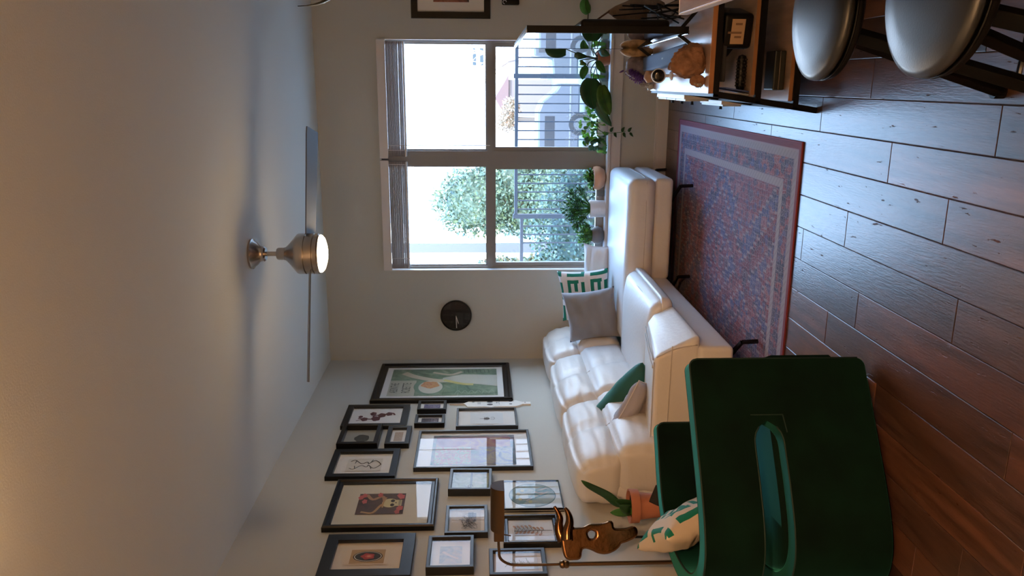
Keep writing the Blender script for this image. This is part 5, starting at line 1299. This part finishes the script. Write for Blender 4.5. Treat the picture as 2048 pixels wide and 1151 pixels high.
obj('jar', L([(0, 0), (.036, 0), (.04, .006), (.04, .08), (.03, .095), (.03, .105), (.027, .105), (.027, .095), (.036, .08), (.036, .006), (0, .006)], 30), M_CLEAR, jr, smooth=True, auto=40)
for i in range(5):
    a = i * 1.3; blade_leaf([(0, 0, .03), (.01 * math.cos(a), .01 * math.sin(a), .10), (.04 * math.cos(a), .02 * math.sin(a), .15)], .014, M_LEAFL, parent=jr, side=(math.sin(a), -.4, .3), n=4)
# pothos trailing from a white oval pot
po = pot_plant('pothos', 'trailing bright green pothos in a white oval pot', (-.335, YS, SZ), [(0, 0), (.05, 0), (.072, .03), (.078, .06), (.07, .085), (.066, .08), (0, .078)], M_CERAM, .064, .08)
HEART = lambda f: (math.sin(math.pi * min(1, f * 1.05)) ** .55) * (1 - .35 * f)
random.seed(23)
def heart(parent, p, d, ln, w, m, side=None):
    p, d = Vector(p), Vector(d).normalized(); q = p + d * ln
    return blade_leaf([p, p + d * ln * .5 + Vector((0, 0, .006)), q - Vector((0, 0, .004))], w, m, parent=parent, side=side or (d.z, .3, -d.x), n=3, fold=.25, prof=HEART)
spots = []
for i in range(92):
    x = random.uniform(-.22, .15); z = .035 + random.uniform(-.03, .20) * (1 - abs(x + .02) * 2.2); y = random.uniform(-.075, .03)
    spots.append((x, y, z))
for i, (x, y, z) in enumerate(spots):
    a = random.uniform(-2.6, -.4) if x < 0 else random.uniform(-2.6, .4)
    heart(po, (x, y, z), (math.cos(a), -.35, math.sin(a) * .7 + .2), random.uniform(.035, .055), random.uniform(.014, .022), random.choice((M_LEAF, M_LEAFL, M_LEAFL)) if x > -.06 else random.choice((M_LEAF, M_LEAFL, M_LEAFD)), side=(random.uniform(-.4, .4) + .3, random.uniform(-.3, .3), 1))
for i in range(9):
    x = -.12 + i * .028; obj('pale_strand', T(spline([(x, -.01, .08), (x + random.uniform(-.03, .03), -.03, .22), (x + random.uniform(-.09, .06), -.05, random.uniform(.27, .34))], 4), .0011, 4), M_PAPER, po)  # thin pale strands rising from the pot
vine = spline([(-.02, -.05, .09), (-.045, -.085, .03), (-.045, -.09, -.05), (-.035, -.09, -.13)], 6)
obj('vine', T(vine, .0022, 6), M_LEAF, po, smooth=True)
for k, (dx, dz) in enumerate(((.04, -.02), (-.05, -.05), (.05, -.11), (-.045, -.12), (.03, -.16), (-.02, -.17))):
    heart(po, (-.04, -.09, dz), (dx, -.01, -.01), .042, .016, M_LEAFD, side=(.2, -.3, 1))
heart(po, (-.10, -.03, .06), (-.3, -.1, .9), .09, .022, M_LEAFD); heart(po, (-.08, -.05, .11), (-.5, -.1, .6), .06, .02, M_LEAFL)
# big philodendron in a terracotta pot
ph = pot_plant('philodendron', 'large leaved philodendron spilling over its terracotta pot by the television', (.172, YS, SZ), [(0, 0), (.040, 0), (.056, .075), (.064, .075), (.066, .10), (.06, .10), (.056, .09), (0, .09)], M_TERRA, .055, .092)
O = Vector((.172, YS, SZ))
def W2(x, y, z): return Vector((x, y, z)) - O
def big(base, tip, w, m, stem_from=(.18, YS, .56), side=None, sag=.015, prof=None):
    b, t_ = W2(*base), W2(*tip); s = W2(*stem_from)
    lf = blade_leaf([b, (b + t_) / 2 + Vector((0, -.01, sag)), t_], w, m, parent=ph, side=side, n=6, fold=.18, prof=prof or (lambda f: math.sin(math.pi * min(1, .06 + f * .94)) ** .62 * (1 - .25 * f)))
    md = (s + b) / 2 + Vector((0, -.02, .03)); obj('stem', T(spline([s, md, b], 6), .0042, 6), M_STEM, ph, smooth=True)
    # midrib
    obj('midrib', T(spline([b, (b + t_) / 2 + Vector((0, -.013, sag)), t_ * .96 + b * .04], 5), .0018, 5), M_STEM, lf, smooth=True)
yf = D - .06
big((.03, yf, .625), (-.20, yf - .03, .60), .105, M_LEAFD, side=(0, -.2, 1))
big((-.12, yf - .02, .60), (-.33, yf - .04, .46), .045, M_LEAFD, side=(.6, -.2, -.6))
big((-.02, yf - .05, .55), (-.245, yf - .06, .48), .068, M_LEAFY, side=(.1, -.3, 1))
big((.245, D - .03, .82), (.268, D - .04, .985), .08, M_LEAFD, stem_from=(.185, YS, .60), side=(1, .2, 0), prof=lambda f: math.sin(math.pi * min(1, .12 + f * .88)) ** .5)
big((.20, yf, .76), (.19, yf, .66), .030, M_LEAFD, side=(1, 0, .3))
big((.16, yf, .72), (.13, yf, .66), .022, M_LEAFY, side=(1, 0, .3))
big((.12, yf, .66), (.02, yf, .69), .038, M_LEAF, side=(0, -.3, 1))
big((.16, yf - .02, .58), (.07, yf - .03, .52), .04, M_LEAF, side=(.3, -.3, 1))
big((.24, yf, .57), (.20, yf - .02, .49), .035, M_LEAFD, side=(1, -.2, 0))
big((.34, yf, .66), (.28, yf - .02, .73), .035, M_LEAFD, side=(0, -.3, 1))
big((.50, D - .05, .66), (.62, D - .05, .68), .050, M_LEAF, stem_from=(.20, YS, .60), side=(0, -.3, 1))
big((.42, D - .05, .66), (.37, D - .07, .71), .035, M_LEAF, stem_from=(.20, YS, .58), side=(0, -.3, 1))
big((.30, D - .05, .60), (.36, D - .06, .64), .03, M_LEAFL, side=(0, -.3, 1))

# ------------------------------------------------------------------ bar table and stools
bt = thing('bar_table', 'tall table corner with greyish wood top and pale edge at upper right', 'table', (.56, 1.60, 0))
M_BT = mat('grey_wood_top', (.30, .23, .22), .35, vary=.3, vscale=5, stretch=(8, 1, 8))
obj('table_top', B(-.372, .40, -1.0, .749, .892, .92), M_BT, bt, bevel=.002)
bm = BM(); box(bm, -.3745, -.372, -1.0, .751, .896, .9205); box(bm, -.3745, .40, .749, .7515, .896, .9205); obj('edge_band', bm, mat('pale_edge', (.75, .75, .76), .3), bt)
for x in (-.05, .33):
    for y in (-.9, .45): obj('leg', B(x - .02, x + .02, y - .02, y + .02, 0, .892), M_BLACKM, bt)
def stool(label, x, y, rz, z=.655):
    t = thing('bar_stool', label, 'bar stool', (x, y, 0), rz, group='round bar stools at the tall table')
    obj('seat', L([(0, z - .032), (.135, z - .032), (.158, z - .028), (.166, z - .018), (.164, z - .008), (.150, z - .001), (.10, z + .004), (0, z + .006)], 56), M_STOOLV, t, smooth=True)
    obj('seat_rim', L([(.12, z - .052), (.155, z - .052), (.162, z - .046), (.163, z - .036), (.160, z - .031), (.12, z - .031)], 56), M_BLACKP, t, smooth=True, auto=40)
    bm = BM(); tube(bm, [(.1635 * math.cos(a), .1635 * math.sin(a), z - .031) for a in [i * math.pi / 24 for i in range(48)]], .0028, 6, closed=True); obj('piping', bm, M_BLACKP, t, smooth=True)
    obj('hub', L([(0, z - .10), (.05, z - .10), (.06, z - .07), (.10, z - .052), (0, z - .052)], 24), M_BLACKM, t, smooth=True, auto=40)
    for k in range(4):
        a = math.pi / 4 + k * math.pi / 2
        bm = BM(); bar(bm, (math.cos(a) * .07, math.sin(a) * .07, z - .07), (math.cos(a) * .295, math.sin(a) * .295, .012), .034, .022); bmesh.ops.translate(bm, vec=(0, 0, .0), verts=bm.verts)
        l_ = obj('leg', bm, M_BLACKM, t, bevel=.002)
        bm = BM(); lathe(bm, [(0, 0), (.02, 0), (.02, .03), (0, .03)], 12, (math.cos(a) * .298, math.sin(a) * .298, .0)); obj('foot_cap', bm, M_BLACKP, l_)
    bm = BM(); s = .195
    P = [(math.cos(math.pi / 4 + k * math.pi / 2) * s, math.sin(math.pi / 4 + k * math.pi / 2) * s, .20) for k in range(4)]
    for p, q in zip(P, P[1:] + P[:1]): tube(bm, [p, q], .007, 8)
    obj('foot_rest', bm, M_CHROME, t, smooth=True, auto=40)
    return t
stool('round grey padded bar stool nearer the media console', .172, 2.04, R(-5))
stool('round grey padded bar stool nearest the camera', .175, 1.54, R(4))
